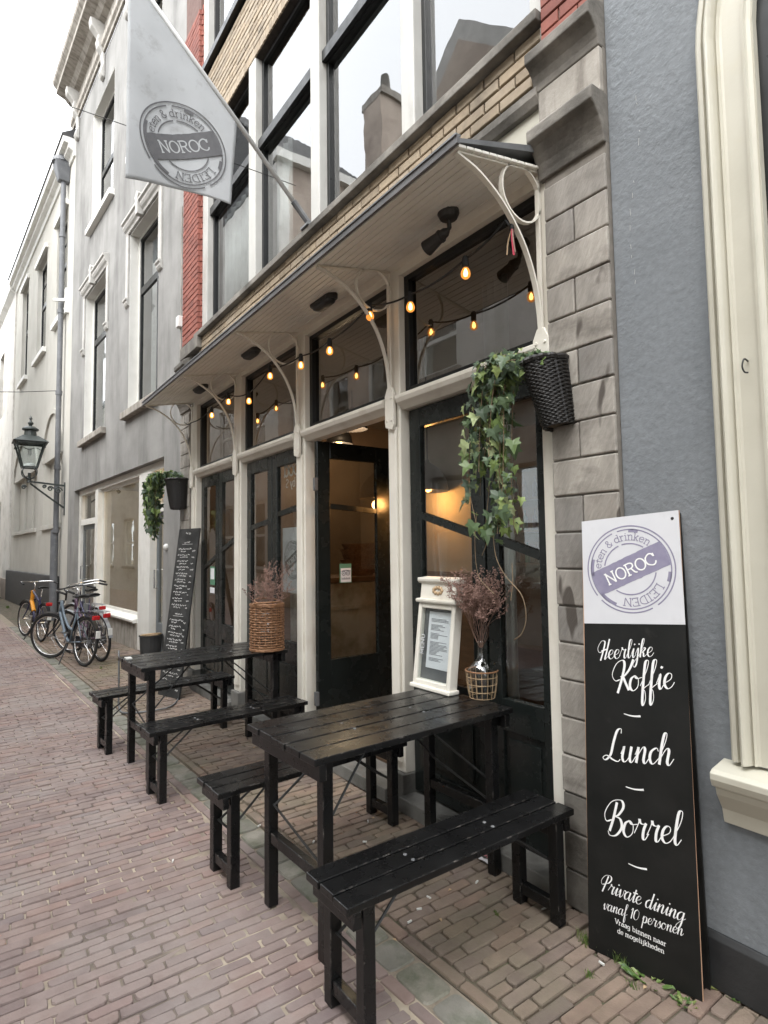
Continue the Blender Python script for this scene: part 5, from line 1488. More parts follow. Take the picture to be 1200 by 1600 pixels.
def flagx(y, z):
    s_ = (ztop(y) - z)
    return .020 * math.sin(y * 8.5 + 1.0) * min(1, s_ * 1.4) + .006 * math.sin(z * 9 + y * 4) * min(1, s_ * 2) - .035 * max(0, (4.15 - z)) * 2.0 * math.sin((y + 1.38) * 2.2)
NU, NV = 34, 44
vs, fs = [], []
for side in (0, 1):
    for i in range(NU + 1):
        y = yb + (ya - yb) * i / NU
        for j in range(NV + 1):
            t = j / NV
            yy = y - .05 * (1 - t) * (i / NU) * 1.0
            z = zbot(y) + (ztop(y) - zbot(y)) * t
            vs.append((flagx(yy, z) + (.0 if side else -.0025), yy + 1.0, z - 4.0))
n1 = (NU + 1) * (NV + 1)
for i in range(NU):
    for j in range(NV):
        a = i * (NV + 1) + j
        fs.append((a, a + 1, a + NV + 2, a + NV + 1))
        a += n1
        fs.append((a, a + NV + 1, a + NV + 2, a + 1))
edge = [i * (NV + 1) for i in range(NU + 1)] + [NU * (NV + 1) + j for j in range(1, NV + 1)] + [i * (NV + 1) + NV for i in range(NU - 1, -1, -1)] + [j for j in range(NV - 1, 0, -1)]
for k in range(len(edge)):
    a, b = edge[k], edge[(k + 1) % len(edge)]
    fs.append((a, b, b + n1, a + n1))
G(MB().add(vs, fs), 'cloth', 'flag_cloth', flag, smooth=True)
fm = lambda a, b, h: (flagx(a, b) + .0015 + h, a + 1.0, b - 4.0)
lo_ = on_x(286, 226, FX)
logo(flag, -1.005, 4.372, .300, R(24), fm, 'logo_grey', 'flag_cloth', .0050)

# ================================================================== string lights
BY = -.17
bpx = [(852, 452), (727, 405), (641, 460), (578, 476), (515, 532), (470, 556), (422, 574), (389, 614), (357, 616), (331, 638)]
strl = thing('string_lights', 'string of warm glowing bulbs on a black cable under the canopy', 'string lights', (-4.0, BY, 2.9))
cab = [Vector((-1.735, -.19, 2.985)), on_y(790, 345, BY)]
sock = []
for u, v in bpx[1:]:
    p = on_y(u, v, BY); sock.append(p)
allp = cab + sock + [on_y(300, 660, BY), on_x(288, 660, -6.86)]
pts = []
for i in range(len(allp) - 1):
    a, b = allp[i], allp[i + 1]
    sag = .05 * min(1, (b - a).length / .5)
    for k in range(10):
        t = k / 10
        p = a.lerp(b, t); p.z -= sag * 4 * t * (1 - t) * .5
        pts.append(p)
pts.append(allp[-1])
MB().tube(pts, .0055, 6).build('cable', 'rubber', strl, smooth=True)
for p in sock:
    b = MB().lathe([(.012, .014), (.017, 0), (.017, -.040), (.013, -.046)], 12, tuple(p)).build('socket', 'rubber', strl, smooth=False)
    pr0 = [(.012, -.045), (.017, -.052), (.0225, -.064), (.0245, -.076), (.022, -.09), (.013, -.099), (.003, -.102)]
    gb = MB().lathe(pr0, 14, tuple(p)).build('bulb', 'bulb_shell', strl, smooth=True)
    MB().lathe([(.004, -.05), (.009, -.062), (.0115, -.074), (.009, -.086), (.002, -.09)], 10, tuple(p)).build('filament', 'filament', gb, smooth=True)
# red and white ribbons knotted where the cable is tied
rbn = thing('ribbon_knot', 'red ribbon ends and black tie on the canopy bracket by the stone pilaster', 'ribbon', tuple(allp[0]))
a = allp[0]
MB().tube(cat([a + Vector((-.01, 0, .03)), a + Vector((0, -.01, 0)), a + Vector((-.02, .005, -.03)), a + Vector((-.035, 0, -.05))], 4), [.011] * 12 + [.009], 8).build('tie', 'rubber', rbn, smooth=True)
for k, (dx, dz, mt) in enumerate(((.012, -.15, 'ribbon_red'), (.02, -.14, 'dried_bud'), (-.03, -.13, 'rattan_pale'))):
    MB().ribbon(cat([a + Vector((.004, -.012, 0)), a + Vector((dx * .6, -.016, dz * .45)), a + Vector((dx, -.014, dz * .9))], 5), (.6, 1, 0), .006 + .004 * (k == 0), .001).build('ribbon', mt, rbn)

# ================================================================== fittings under the canopy
for k, (x, lab) in enumerate(((-3.44, 'black bulkhead lamp on the soffit above the open door'), (-4.70, 'black bulkhead lamp on the soffit over the doorway with the round poster'), (-6.03, 'black bulkhead lamp on the soffit over the far doorway'))):
    y = -.20; z = SZ(y)
    t = thing('bulkhead_lamp', lab, 'lamp', (x, y, z))
    n = 20
    oval = lambda s_: [(x + (.10 if math.cos(2 * math.pi * i / n) > 0 else -.10) * s_ + .042 * s_ * math.cos(2 * math.pi * i / n), y + .048 * s_ * math.sin(2 * math.pi * i / n)) for i in range(n)]
    vs, fs = [], []
    for s_, zz in ((1, 0.004), (1.0, -.022), (.9, -.03)):
        vs += [(a, b, z + zz) for a, b in oval(s_)]
    for r_ in range(2):
        for i in range(n): fs.append((r_ * n + i, r_ * n + (i + 1) % n, (r_ + 1) * n + (i + 1) % n, (r_ + 1) * n + i))
    fs.append(tuple(2 * n + i for i in range(n)))
    MB().add(vs, fs).build('housing', 'lamp_black', t)
    vs, fs = [], []
    for s_, zz in ((.84, -.031), (.80, -.045), (.6, -.055)): vs += [(a, b, z + zz) for a, b in oval(s_)]
    for r_ in range(2):
        for i in range(n): fs.append((r_ * n + i, r_ * n + (i + 1) % n, (r_ + 1) * n + (i + 1) % n, (r_ + 1) * n + i))
    fs.append(tuple(2 * n + i for i in range(n)))
    MB().add(vs, fs).build('lens', 'tar_plinth', t, smooth=True)
sx, sy = -2.16, -.195
sz = SZ(sy)
spot = thing('soffit_spotlight', 'black adjustable spotlight on the soffit beside the stone pilaster', 'spotlight', (sx, sy, sz))
MB().lathe([(.055, .004), (.057, -.014), (.045, -.038), (.016, -.046)], 16, (sx, sy, sz)).build('base', 'lamp_black', spot)
MB().tube([(sx, sy, sz - .03), (sx, sy + .005, sz - .085), (sx - .02, sy, sz - .10)], .012, 8).build('knuckle', 'lamp_black', spot)
hd = MB()
a, b = Vector((sx - .005, sy + .002, sz - .095)), Vector((sx - .155, sy - .02, sz - .135))
hd.tube([a, a.lerp(b, .12), a.lerp(b, .3), a.lerp(b, .3), a.lerp(b, .38), a.lerp(b, .38), a.lerp(b, .6), a.lerp(b, 1)], [.012, .024, .028, .034, .034, .029, .034, .042], 14)
hd.build('head', 'lamp_black', spot)

# ================================================================== menu case on the near table
TZ = .771
mc = local_thing('menu_case', 'cream wooden menu case with printed sheet standing on the table', 'menu case', (-2.63, -.115, TZ), R(1))
CWd, CHt, CD = .30, .60, .060
lean = .0
def tilt(v): return [(x, y + z * .13, z) for x, y, z in v]
def MT(mb): mb.v = tilt(mb.v); return mb
G(MT(rect_frame(MB(), .0, CWd, .0, .46, 0, CD, .028, .048, .026)), 'case_frame', 'cream_paint', mc, bevel=.006)
G(MT(MB().box(-.012, CWd + .012, -.012, CD + .005, -.0, .022)), 'base_moulding', 'cream_paint', mc, bevel=.006)
G(MT(MB().box(.005, CWd - .005, .004, CD, .46, .60)), 'crown_panel', 'cream_paint', mc, bevel=.004)
G(MT(MB().prism_x([(CD, .465), (-.012, .465), (-.016, .475), (-.016, .485), (CD, .49)], -.012, CWd + .012)), 'crown_moulding', 'cream_paint', mc, bevel=.003)
G(MT(MB().prism_x([(CD, .572), (-.002, .572), (-.012, .584), (-.014, .594), (-.014, .602), (CD, .608)], -.012, CWd + .012)), 'cornice', 'cream_paint', mc, bevel=.003)
orn = MB()
for k in range(9):
    a = 2 * math.pi * k / 9
    orn.lathe([(.012, 0), (.009, .006), (.001, .009)], 8, (0, 0, 0))
    for q in range(len(orn.v) - 24, len(orn.v)):
        x_, y_, z_ = orn.v[q]; orn.v[q] = (CWd / 2 + x_ + .034 * math.cos(a), .004 - z_, .535 + y_ + .016 * math.sin(a))
G(MT(orn), 'carved_ornament', 'rattan_pale', mc, smooth=True)
G(MT(MB().box(.02, CWd - .02, .032, .042, .03, .45)), 'back_panel', 'lead', mc)
G(MT(MB().box(.026, CWd - .026, .012, .015, .046, .436)), 'pane', 'lantern_glass', mc)
sheet = G(MT(MB().box(.070, .255,   .028, .0315, .110, .415)), 'menu_sheet', 'paper', mc)
pt = MB()
rng = random.Random(5)
z = .375
while z > .15:
    if rng.random() < .14: z -= .012
    pt.box(.092, .092 + rng.uniform(.05, .145),   .0268, .0279, z, z + .0028); z -= .0068
G(MT(pt), 'menu_print', 'print_grey', sheet)
pm = MB(); write(pm, 'MENU', SLAB, (.062, .18), (.062, .29), lambda a, b, h: (a, .011, b), thin=.1, thick=.14)
G(MT(pm), 'glass_lettering', 'sign_white', mc)
G(MT(MB().tube([(CWd * .55 + .008 * math.cos(a), .03, .614 + .008 * math.sin(a)) for a in [k * math.pi / 6 for k in range(12)]], .0018, 5, close=True)), 'hanging_ring', 'iron_black', mc)

# ================================================================== demijohn in wire basket, with dried flowers
def dried_bunch(name, label, base, height, spread, n, seed, rr=.0013):
    rng = random.Random(seed)
    t = thing(name, label, 'dried flowers', tuple(base))
    st, bd = MB(), MB()
    def bud(p, s_):
        a = rng.uniform(0, 6.28)
        d1 = Vector((math.cos(a), math.sin(a), rng.uniform(-.3, .8))) * s_; d2 = Vector((-math.sin(a), math.cos(a), rng.uniform(-.3, .8))) * s_ * .6
        bd.add([p - d1 * .3, p + d2 * .5, p + d1, p - d2 * .5, p + Vector((0, 0, s_ * .6))], [(0, 1, 2, 3), (0, 1, 4), (1, 2, 4), (2, 3, 4), (3, 0, 4)])
    def branch(p, d, L_, depth, r_):
        pts = [p.copy()]
        for k in range(4):
            d = (d + Vector((rng.uniform(-.22, .22), rng.uniform(-.22, .22), rng.uniform(-.06, .10)))).normalized()
            p = p + d * L_ / 4
            pts.append(p.copy())
            if depth and k >= 1:
                for _ in range(2):
                    nd = (d + Vector((rng.uniform(-.8, .8), rng.uniform(-.8, .8), rng.uniform(-.15, .5)))).normalized()
                    branch(p.copy(), nd, L_ * rng.uniform(.32, .5), depth - 1, r_ * .7)
        st.tube(pts, [r_ * (1 - .12 * k) for k in range(5)], 3, cap=False)
        if depth == 0:
            for q in pts[2:]:
                for _ in range(2): bud(q + Vector((rng.uniform(-.006, .006), rng.uniform(-.006, .006), rng.uniform(-.004, .008))), rng.uniform(.005, .010))
    for k in range(n):
        a = rng.uniform(0, 6.283); s_ = rng.uniform(.1, 1) * spread
        d = Vector((math.cos(a) * s_, math.sin(a) * s_, 1)).normalized()
        b0 = Vector(base) + Vector((math.cos(a) * .008, math.sin(a) * .008, 0))
        branch(b0, d, height * rng.uniform(.62, .9), 2, rr)
    st.build('stems', 'dried_stem', t)
    o = bd.build('blossoms', 'dried_bud', t); o['kind'] = 'stuff'
    return t
vb = on_z(748, 1094, TZ)
VX, VY = vb.x - .025, vb.y + .05
dj = thing('demijohn', 'clear glass demijohn in a rattan wire basket on the table', 'vase', (VX, VY, TZ))
MB().lathe([(.058, .006), (.066, .02), (.07, .07), (.074, .125), (.070, .15), (.045, .175), (.022, .20), (.0175, .225), (.0175, .275), (.021, .28), (.021, .287), (.016, .287)], 28, (VX, VY, TZ), cap=False).build('bottle', 'bottle_glass', dj, smooth=True)
bk = MB()
ringp = lambda r_, z_: [(VX + r_ * math.cos(2 * math.pi * k / 28), VY + r_ * math.sin(2 * math.pi * k / 28), TZ + z_) for k in range(28)]
for r_, z_ in ((.064, .004), (.071, .038), (.076, .074), (.0795, .110)): bk.tube(ringp(r_, z_), .0016, 5, close=True)
for k in range(16):
    a = 2 * math.pi * k / 16
    bk.tube([(VX + r_ * math.cos(a), VY + r_ * math.sin(a), TZ + z_) for r_, z_ in ((.064, .003), (.071, .038), (.076, .074), (.0815, .138))], .0015, 5)
bk.build('wire_basket', 'rattan_pale', dj)
MB().tube(ringp(.0825, .139), .0042, 6, close=True).build('basket_rim', 'wicker_brown', dj, smooth=True)
dried_bunch('dried_flowers', 'bunch of pinkish brown dried flowers standing in the demijohn', (VX, VY, TZ + .255), .34, .60, 19, 3)

# ================================================================== tall wicker basket on the far table
wb = on_z(415, 1019, TZ)
KX, KY = wb.x - .11, wb.y + .062
wick = thing('wicker_basket', 'tall round brown wicker basket with two hoop handles on the far table', 'basket', (KX, KY, TZ))
wv = MB()
Hk, Rk = .345, .128
for j in range(18):
    z = TZ + .012 + j * (Hk - .02) / 17
    n = 40
    wv.tube([(KX + (Rk + .006 * math.sin(9 * 2 * math.pi * k / n + j * math.pi) + (.004 if j % 6 == 5 else 0)) * math.cos(2 * math.pi * k / n), KY + (Rk + .006 * math.sin(9 * 2 * math.pi * k / n + j * math.pi)) * math.sin(2 * math.pi * k / n), z + random.uniform(-.001, .001)) for k in range(n)], .0055, 5, close=True)
wv.build('weave', 'wicker_brown', wick, smooth=True)
sv = MB()
for k in range(18):
    a = 2 * math.pi * (k + .5) / 18
    sv.tube([(KX + Rk * math.cos(a), KY + Rk * math.sin(a), TZ), (KX + Rk * math.cos(a), KY + Rk * math.sin(a), TZ + Hk)], .005, 5)
sv.lathe([(Rk - .004, .004), (Rk - .004, .012)], 24, (KX, KY, TZ))
sv.build('stakes', 'wicker_brown', wick)
for j in (Hk, .004):
    for d_ in (0, .009): 
        n = 36
        MB().tube([(KX + (Rk + .003) * math.cos(2 * math.pi * k / n), KY + (Rk + .003) * math.sin(2 * math.pi * k / n), TZ + j + d_) for k in range(n)], .007, 6, close=True).build('rim', 'wicker_brown', wick, smooth=True)
for sg, dz_ in ((-1, .02), (1, .012)):
    n = 24
    MB().tube([(KX + sg * .055 + .115 * math.cos(2 * math.pi * k / n), KY - .03 * sg + .10 * math.sin(2 * math.pi * k / n), TZ + Hk + .022 + dz_ * math.cos(2 * math.pi * k / n) * sg) for k in range(n)], .0065, 6, close=True).build('hoop_handle', 'wicker_brown', wick, smooth=True)
jar = thing('glass_jar', 'clear glass jar with dried stems inside the tall wicker basket', 'jar', (KX, KY, TZ + .013))
MB().lathe([(.07, .0), (.085, .02), (.085, .19), (.05, .24), (.045, .30), (.05, .31)], 20, (KX, KY, TZ + .013), cap=False).build('body', 'bottle_glass', jar, smooth=True)
dried_bunch('dried_flowers', 'bunch of pinkish brown dried flowers standing in the wicker basket', (KX - .03, KY, TZ + .16), .40, .50, 9, 8, .0017)
ash = MB().box(-4.63, -4.56, -1.205, -1.165, .7715, .780).build('card', 'plastic_white'); tag(ash, 'small white card lying on the street end of the basket table', 'card')

# ================================================================== hanging baskets with ivy
def ivy_mesh(seed, mat='ivy_leaf'):
    rng = random.Random(seed)
    out = [(0, 0), (.20, -.12), (.46, -.10), (.36, .14), (.52, .38), (.24, .40), (.16, .62), (0, .92)]
    pts = [(x * rng.uniform(.9, 1.1), y * rng.uniform(.93, 1.07)) for x, y in out]
    mb = MB(); n = len(pts)
    mid = [(0, y) for y in (0, .1, .25, .4, .6, .92)]
    for sg in (1, -1):
        v = [(sg * x, y, .34 * abs(x) ** 1.2 - .30 * y * y + rng.uniform(-.03, .03)) for x, y in pts]
        v[0] = (0, 0, 0); v[-1] = (0, .92, -.30 * .85)
        v.append((0, .32, -.02))
        fs = [(k, k + 1, n) if sg > 0 else (k + 1, k, n) for k in range(n - 1)]
        mb.add(v, fs)
    me = mb.mesh('leaf'); me.materials.append(MAT[mat]); return me
IVY = [ivy_mesh(s_) for s_ in range(5)]
def hang_basket(name, label, c, w, d, h, wall_y, tip=(0, 0, 0)):
    """flat-backed woven basket; c = centre of its rim against the wall"""
    t = thing(name, label, 'basket', tuple(c))
    wv = MB()
    rows = 34
    def rim(s_, z, ph):
        pts = []
        n = 34
        for k in range(n + 1):
            a = math.pi * k / n
            wob = .0042 * math.sin(k * math.pi / 2 + ph)
            pts.append((c[0] - (w / 2 * s_ + wob) * math.cos(a), c[1] - (d * s_ + wob) * math.sin(a) ** .75, z))
        return pts
    for j in range(rows):
        t_ = j / (rows - 1)
        s_ = .70 + .30 * t_ ** .8
        z = c[2] - h + h * t_
        wv.tube(rim(s_, z, j * math.pi) + [(c[0] + w / 2 * s_, c[1], z), (c[0] - w / 2 * s_, c[1], z)], .0062, 5)
    wv.build('weave', 'wicker_black', t, smooth=True)
    st = MB()
    for k in range(9):
        a = math.pi * k / 8
        st.tube([(c[0] - w / 2 * s_ * math.cos(a), c[1] - d * s_ * math.sin(a) ** .75, c[2] - h * (1 - q)) for s_, q in ((.70, 0), (.86, .5), (1, 1.04))], .008, 5)
    st.tube(rim(1.02, c[2] + .008, 0), .014, 6)
    st.build('stakes', 'wicker_black', t)
    # soil filling
    n = 16
    vs = [(c[0] - w / 2 * .66 * math.cos(math.pi * k / n), c[1] - d * .66 * math.sin(math.pi * k / n), c[2] - h + .01) for k in range(n + 1)] + [(c[0] - w / 2 * .93 * math.cos(math.pi * k / n), c[1] - d * .93 * math.sin(math.pi * k / n), c[2] - .03) for k in range(n + 1)]
    fs = [tuple(range(n + 1)), tuple(range(2 * n + 1, n, -1))] + [(k, k + n + 1, k + n + 2, k + 1) for k in range(n)] + [(n, 2 * n + 1, n + 1, 0)]
    MB().add(vs, fs).build('liner', 'soil_joint', t)
    MB().tube([(c[0], c[1] - .01, c[2] + .01), (c[0], wall_y, c[2] + .012)], .006, 5).build('hook', 'zinc', t)
    t.rotation_euler = tip
    return t
def ivy(name, label, root_c, strands, seed, leaf, obj_leaves, limit=300):
    rng = random.Random(seed)
    t = thing(name, label, 'ivy', tuple(root_c))
    stem = MB(); mass = MB(); n = 0
    for (path, dens, nbare) in strands:
        pts = [Vector(p) for p in cat(path, 8)]
        stem.tube(pts, .0017 if not nbare else .0022, 4, cap=False)
        if nbare: continue
        L_ = sum((pts[k + 1] - pts[k]).length for k in range(len(pts) - 1))
        m_ = int(L_ * dens)
        for k in range(m_):
            f = rng.random() * (len(pts) - 1.001); i = int(f)
            p = pts[i].lerp(pts[i + 1], f - i)
            off = Vector((rng.gauss(0, 1), rng.gauss(0, 1), rng.gauss(0, .6)))
            off = off.normalized() * rng.uniform(.008, .038)
            q = p + off
            s_ = leaf * rng.choice((.45, .6, .8, 1.0, 1.2, 1.6))
            # faces outward and down
            nd = (off.normalized() + Vector((rng.uniform(-.3, .5), -.8, .35))).normalized()
            tipd = Vector((rng.uniform(-.6, .6), rng.uniform(-.5, .2), -1)).normalized()
            yv = (tipd - nd * tipd.dot(nd)).normalized(); xv = yv.cross(nd)
            mtx = Matrix((xv, yv, nd)).transposed()
            if obj_leaves and n < limit:
                o = inst('leaf', rng.choice(IVY), t, rel(t, q), mtx.to_euler(), (s_, s_, s_)); n += 1
            else:
                me = rng.choice(IVY); mass.cur = rng.random()
                mass.add([q + mtx @ (v.co * s_) for v in me.vertices], [tuple(p_.vertices) for p_ in me.polygons])
            if rng.random() < .35: stem.tube([p, p.lerp(q, .6) + Vector((0, 0, .008)), q], .0009, 3, cap=False)
    stem.build('stems', 'ivy_stem', t)
    if mass.v:
        o = mass.build('foliage', 'ivy_leaf', t); o['kind'] = 'stuff'
    return t
c1 = (-1.665, -.040, 2.352)
hang_basket('hanging_basket', 'black wicker basket hanging on the stone pilaster beside the black sign', c1, .165, .165, .285, .0, (R(4), R(-9), 0))
rng = random.Random(21)
strands = []
for k in range(26):
    # rise out of the basket, arch over its left side, fall in front of the door
    x0 = c1[0] + rng.uniform(-.10, .06); y0 = c1[1] - rng.uniform(.04, .15)
    fall = rng.uniform(.25, .86) if k > 7 else rng.uniform(.04, .25)
    xe = -1.80 - rng.betavariate(2, 2) * .22
    yd = -.20 + rng.uniform(-.07, .05)
    sw = rng.uniform(-.04, .04)
    top = c1[2] + rng.uniform(.0, .06)
    strands.append(([(x0, y0, c1[2] - .03), (x0 - .06, y0 - .03, top), ((x0 + xe) / 2 - .03, yd, top - .015), (xe + .03, yd, top - .12), (xe + sw, yd + rng.uniform(-.02, .02), top - .12 - fall * .5), (xe - sw * .5, yd + rng.uniform(-.02, .02), max(1.60, top - .13 - fall))], 54, 0))
A = lambda u, v, y: tuple(on_y(u, v, y))
strands.append(([A(770, 830, -.2), A(775, 870, -.2), A(790, 900, -.2), A(815, 930, -.2), A(822, 965, -.2), A(815, 990, -.2), A(803, 1000, -.2)], 0, 1))
strands.append(([A(745, 800, -.2), A(742, 850, -.2), A(748, 900, -.19), A(772, 928, -.18)], 0, 1))
strands.append(([A(763, 830, -.2), A(760, 850, -.2), A(753, 868, -.2)], 0, 1))
strands.append(([A(800, 880, -.2), A(801, 910, -.2), A(798, 938, -.2)], 0, 1))
ivy('ivy_plant', 'long trailing ivy spilling from the basket by the sign board', c1, strands, 4, .046, True)
c2 = (-7.11, -.045, 2.40)
hang_basket('hanging_basket', 'black wicker basket hanging on the far pilaster above the chalkboard', c2, .30, .20, .34, .0)
strands = []
for k in range(24):
    x0 = c2[0] + rng.uniform(-.10, .10); y0 = c2[1] - rng.uniform(.04, .16)
    fall = rng.uniform(.15, .62)
    xe = -7.36 - rng.uniform(.0, .42); yd = -.24 + rng.uniform(-.12, .05)
    top = c2[2] + rng.uniform(0, .09)
    strands.append(([(x0, y0, c2[2] - .03), (x0 - .05, y0 - .03, top), ((x0 + xe) / 2, yd, top), (xe, yd, top - .10), (xe + rng.uniform(-.03, .03), yd, top - .10 - fall * .5), (xe, yd, top - .12 - fall)], 50, 0))
ivy('ivy_plant', 'bushy ivy spilling from the far basket beside the white shop door', c2, strands, 9, .062, True)

# ================================================================== wall lantern
LX = -15.45
ly = .227 + .0616 * (LX + 7.3)
lan = thing('wall_lantern', 'old-fashioned four-sided street lantern on a scrolled wall bracket', 'lantern', (LX, ly, 3.0))
la = MB()
MB().box(LX - .04, LX + .04, ly - .02, ly + .03, 2.45, 3.22).build('wall_plate', 'lantern_green', lan, bevel=.004)
ty = -1.0
la.beam((LX, ly - .01, 3.14), (LX, ty + .03, 3.20), .045, .04)
la.tube(cat([(LX, ly - .01, 2.62), (LX, ly - .25, 2.80), (LX, ly - .48, 2.98), (LX, ty + .02, 3.16)], 5), .022, 6)
for cy_, cz_, r_ in ((ly - .14, 3.02, .085), (ly - .30, 3.06, .062), (ly - .42, 3.10, .042), (ty - .10, 3.07, .05)):
    la.tube([(LX, cy_ + r_ * (1 - k / 24) * math.cos(k * .5), cz_ + r_ * (1 - k / 24) * math.sin(k * .5)) for k in range(20)], .016, 5)
la.build('bracket', 'lantern_green', lan)
lb = MB()
lb.lathe([(.05, 3.18), (.035, 3.24), (.06, 3.27), (.03, 3.30), (.03, 3.40)], 12, (LX, ty, 0))
for k in range(4):
    a = math.pi / 4 + k * math.pi / 2
    lb.tube(cat([(LX, ty, 3.24), (LX + .16 * math.cos(a), ty + .16 * math.sin(a), 3.32), (LX + .20 * math.cos(a), ty + .20 * math.sin(a), 3.42), (LX + .15 * math.cos(a), ty + .15 * math.sin(a), 3.52)], 4), .012, 5)
lb.build('cradle', 'lantern_green', lan)
def sq(r_, z_): return [(LX + sx_ * r_, ty + sy_ * r_, z_) for sx_, sy_ in ((-1, -1), (1, -1), (1, 1), (-1, 1))]
b0, t0 = sq(.145, 3.52), sq(.285, 4.08)
fr = MB()
for k in range(4):
    fr.beam(b0[k], t0[k], .026, .026); fr.beam(b0[k], b0[(k + 1) % 4], .03, .03); fr.beam(t0[k], t0[(k + 1) % 4], .03, .04)
    m0, m1 = Vector(t0[k]).lerp(Vector(t0[(k + 1) % 4]), 0.0), Vector(t0[k]).lerp(Vector(t0[(k + 1) % 4]), 1.0)
    fr.tube(cat([Vector(m0) - Vector((0, 0, .12)), m0.lerp(m1, .25) - Vector((0, 0, .05)), m0.lerp(m1, .5) - Vector((0, 0, .10)), m0.lerp(m1, .75) - Vector((0, 0, .05)), m1 - Vector((0, 0, .12))], 3), .008, 4)
fr.build('frame', 'lantern_green', lan)
for k in range(4):
    q = [Vector(b0[k]), Vector(b0[(k + 1) % 4]), Vector(t0[(k + 1) % 4]), Vector(t0[k])]
    c = sum(q, Vector()) / 4
    MB().hexa([p.lerp(c, .04) for p in q] + [p.lerp(c, .04) + (Vector((LX, ty, p.z)) - p).normalized() * .006 for p in q]).build('pane', 'lantern_glass', lan)
r0, r1 = sq(.345, 4.09), sq(.15, 4.24)
rf = MB().hexa(r0 + r1).build('roof', 'lantern_green', lan)
MB().lathe([(.13, 4.24), (.12, 4.36), (.17, 4.38), (.17, 4.41), (.10, 4.46), (.03, 4.48), (.05, 4.52), (.06, 4.55), (.03, 4.58), (.02, 4.62), (.035, 4.65), (.005, 4.72)], 14, (LX, ty, 0)).build('chimney', 'lantern_green', rf)
MB().lathe([(.012, 3.96), (.035, 3.92), (.04, 3.86), (.02, 3.80)], 12, (LX, ty, 0)).build('lamp_bulb', 'plastic_white', lan, smooth=True)
MB().lathe([(.12, 3.55), (.10, 3.60), (.04, 3.62)], 12, (LX, ty, 0)).build('burner_plate', 'plastic_white', lan)
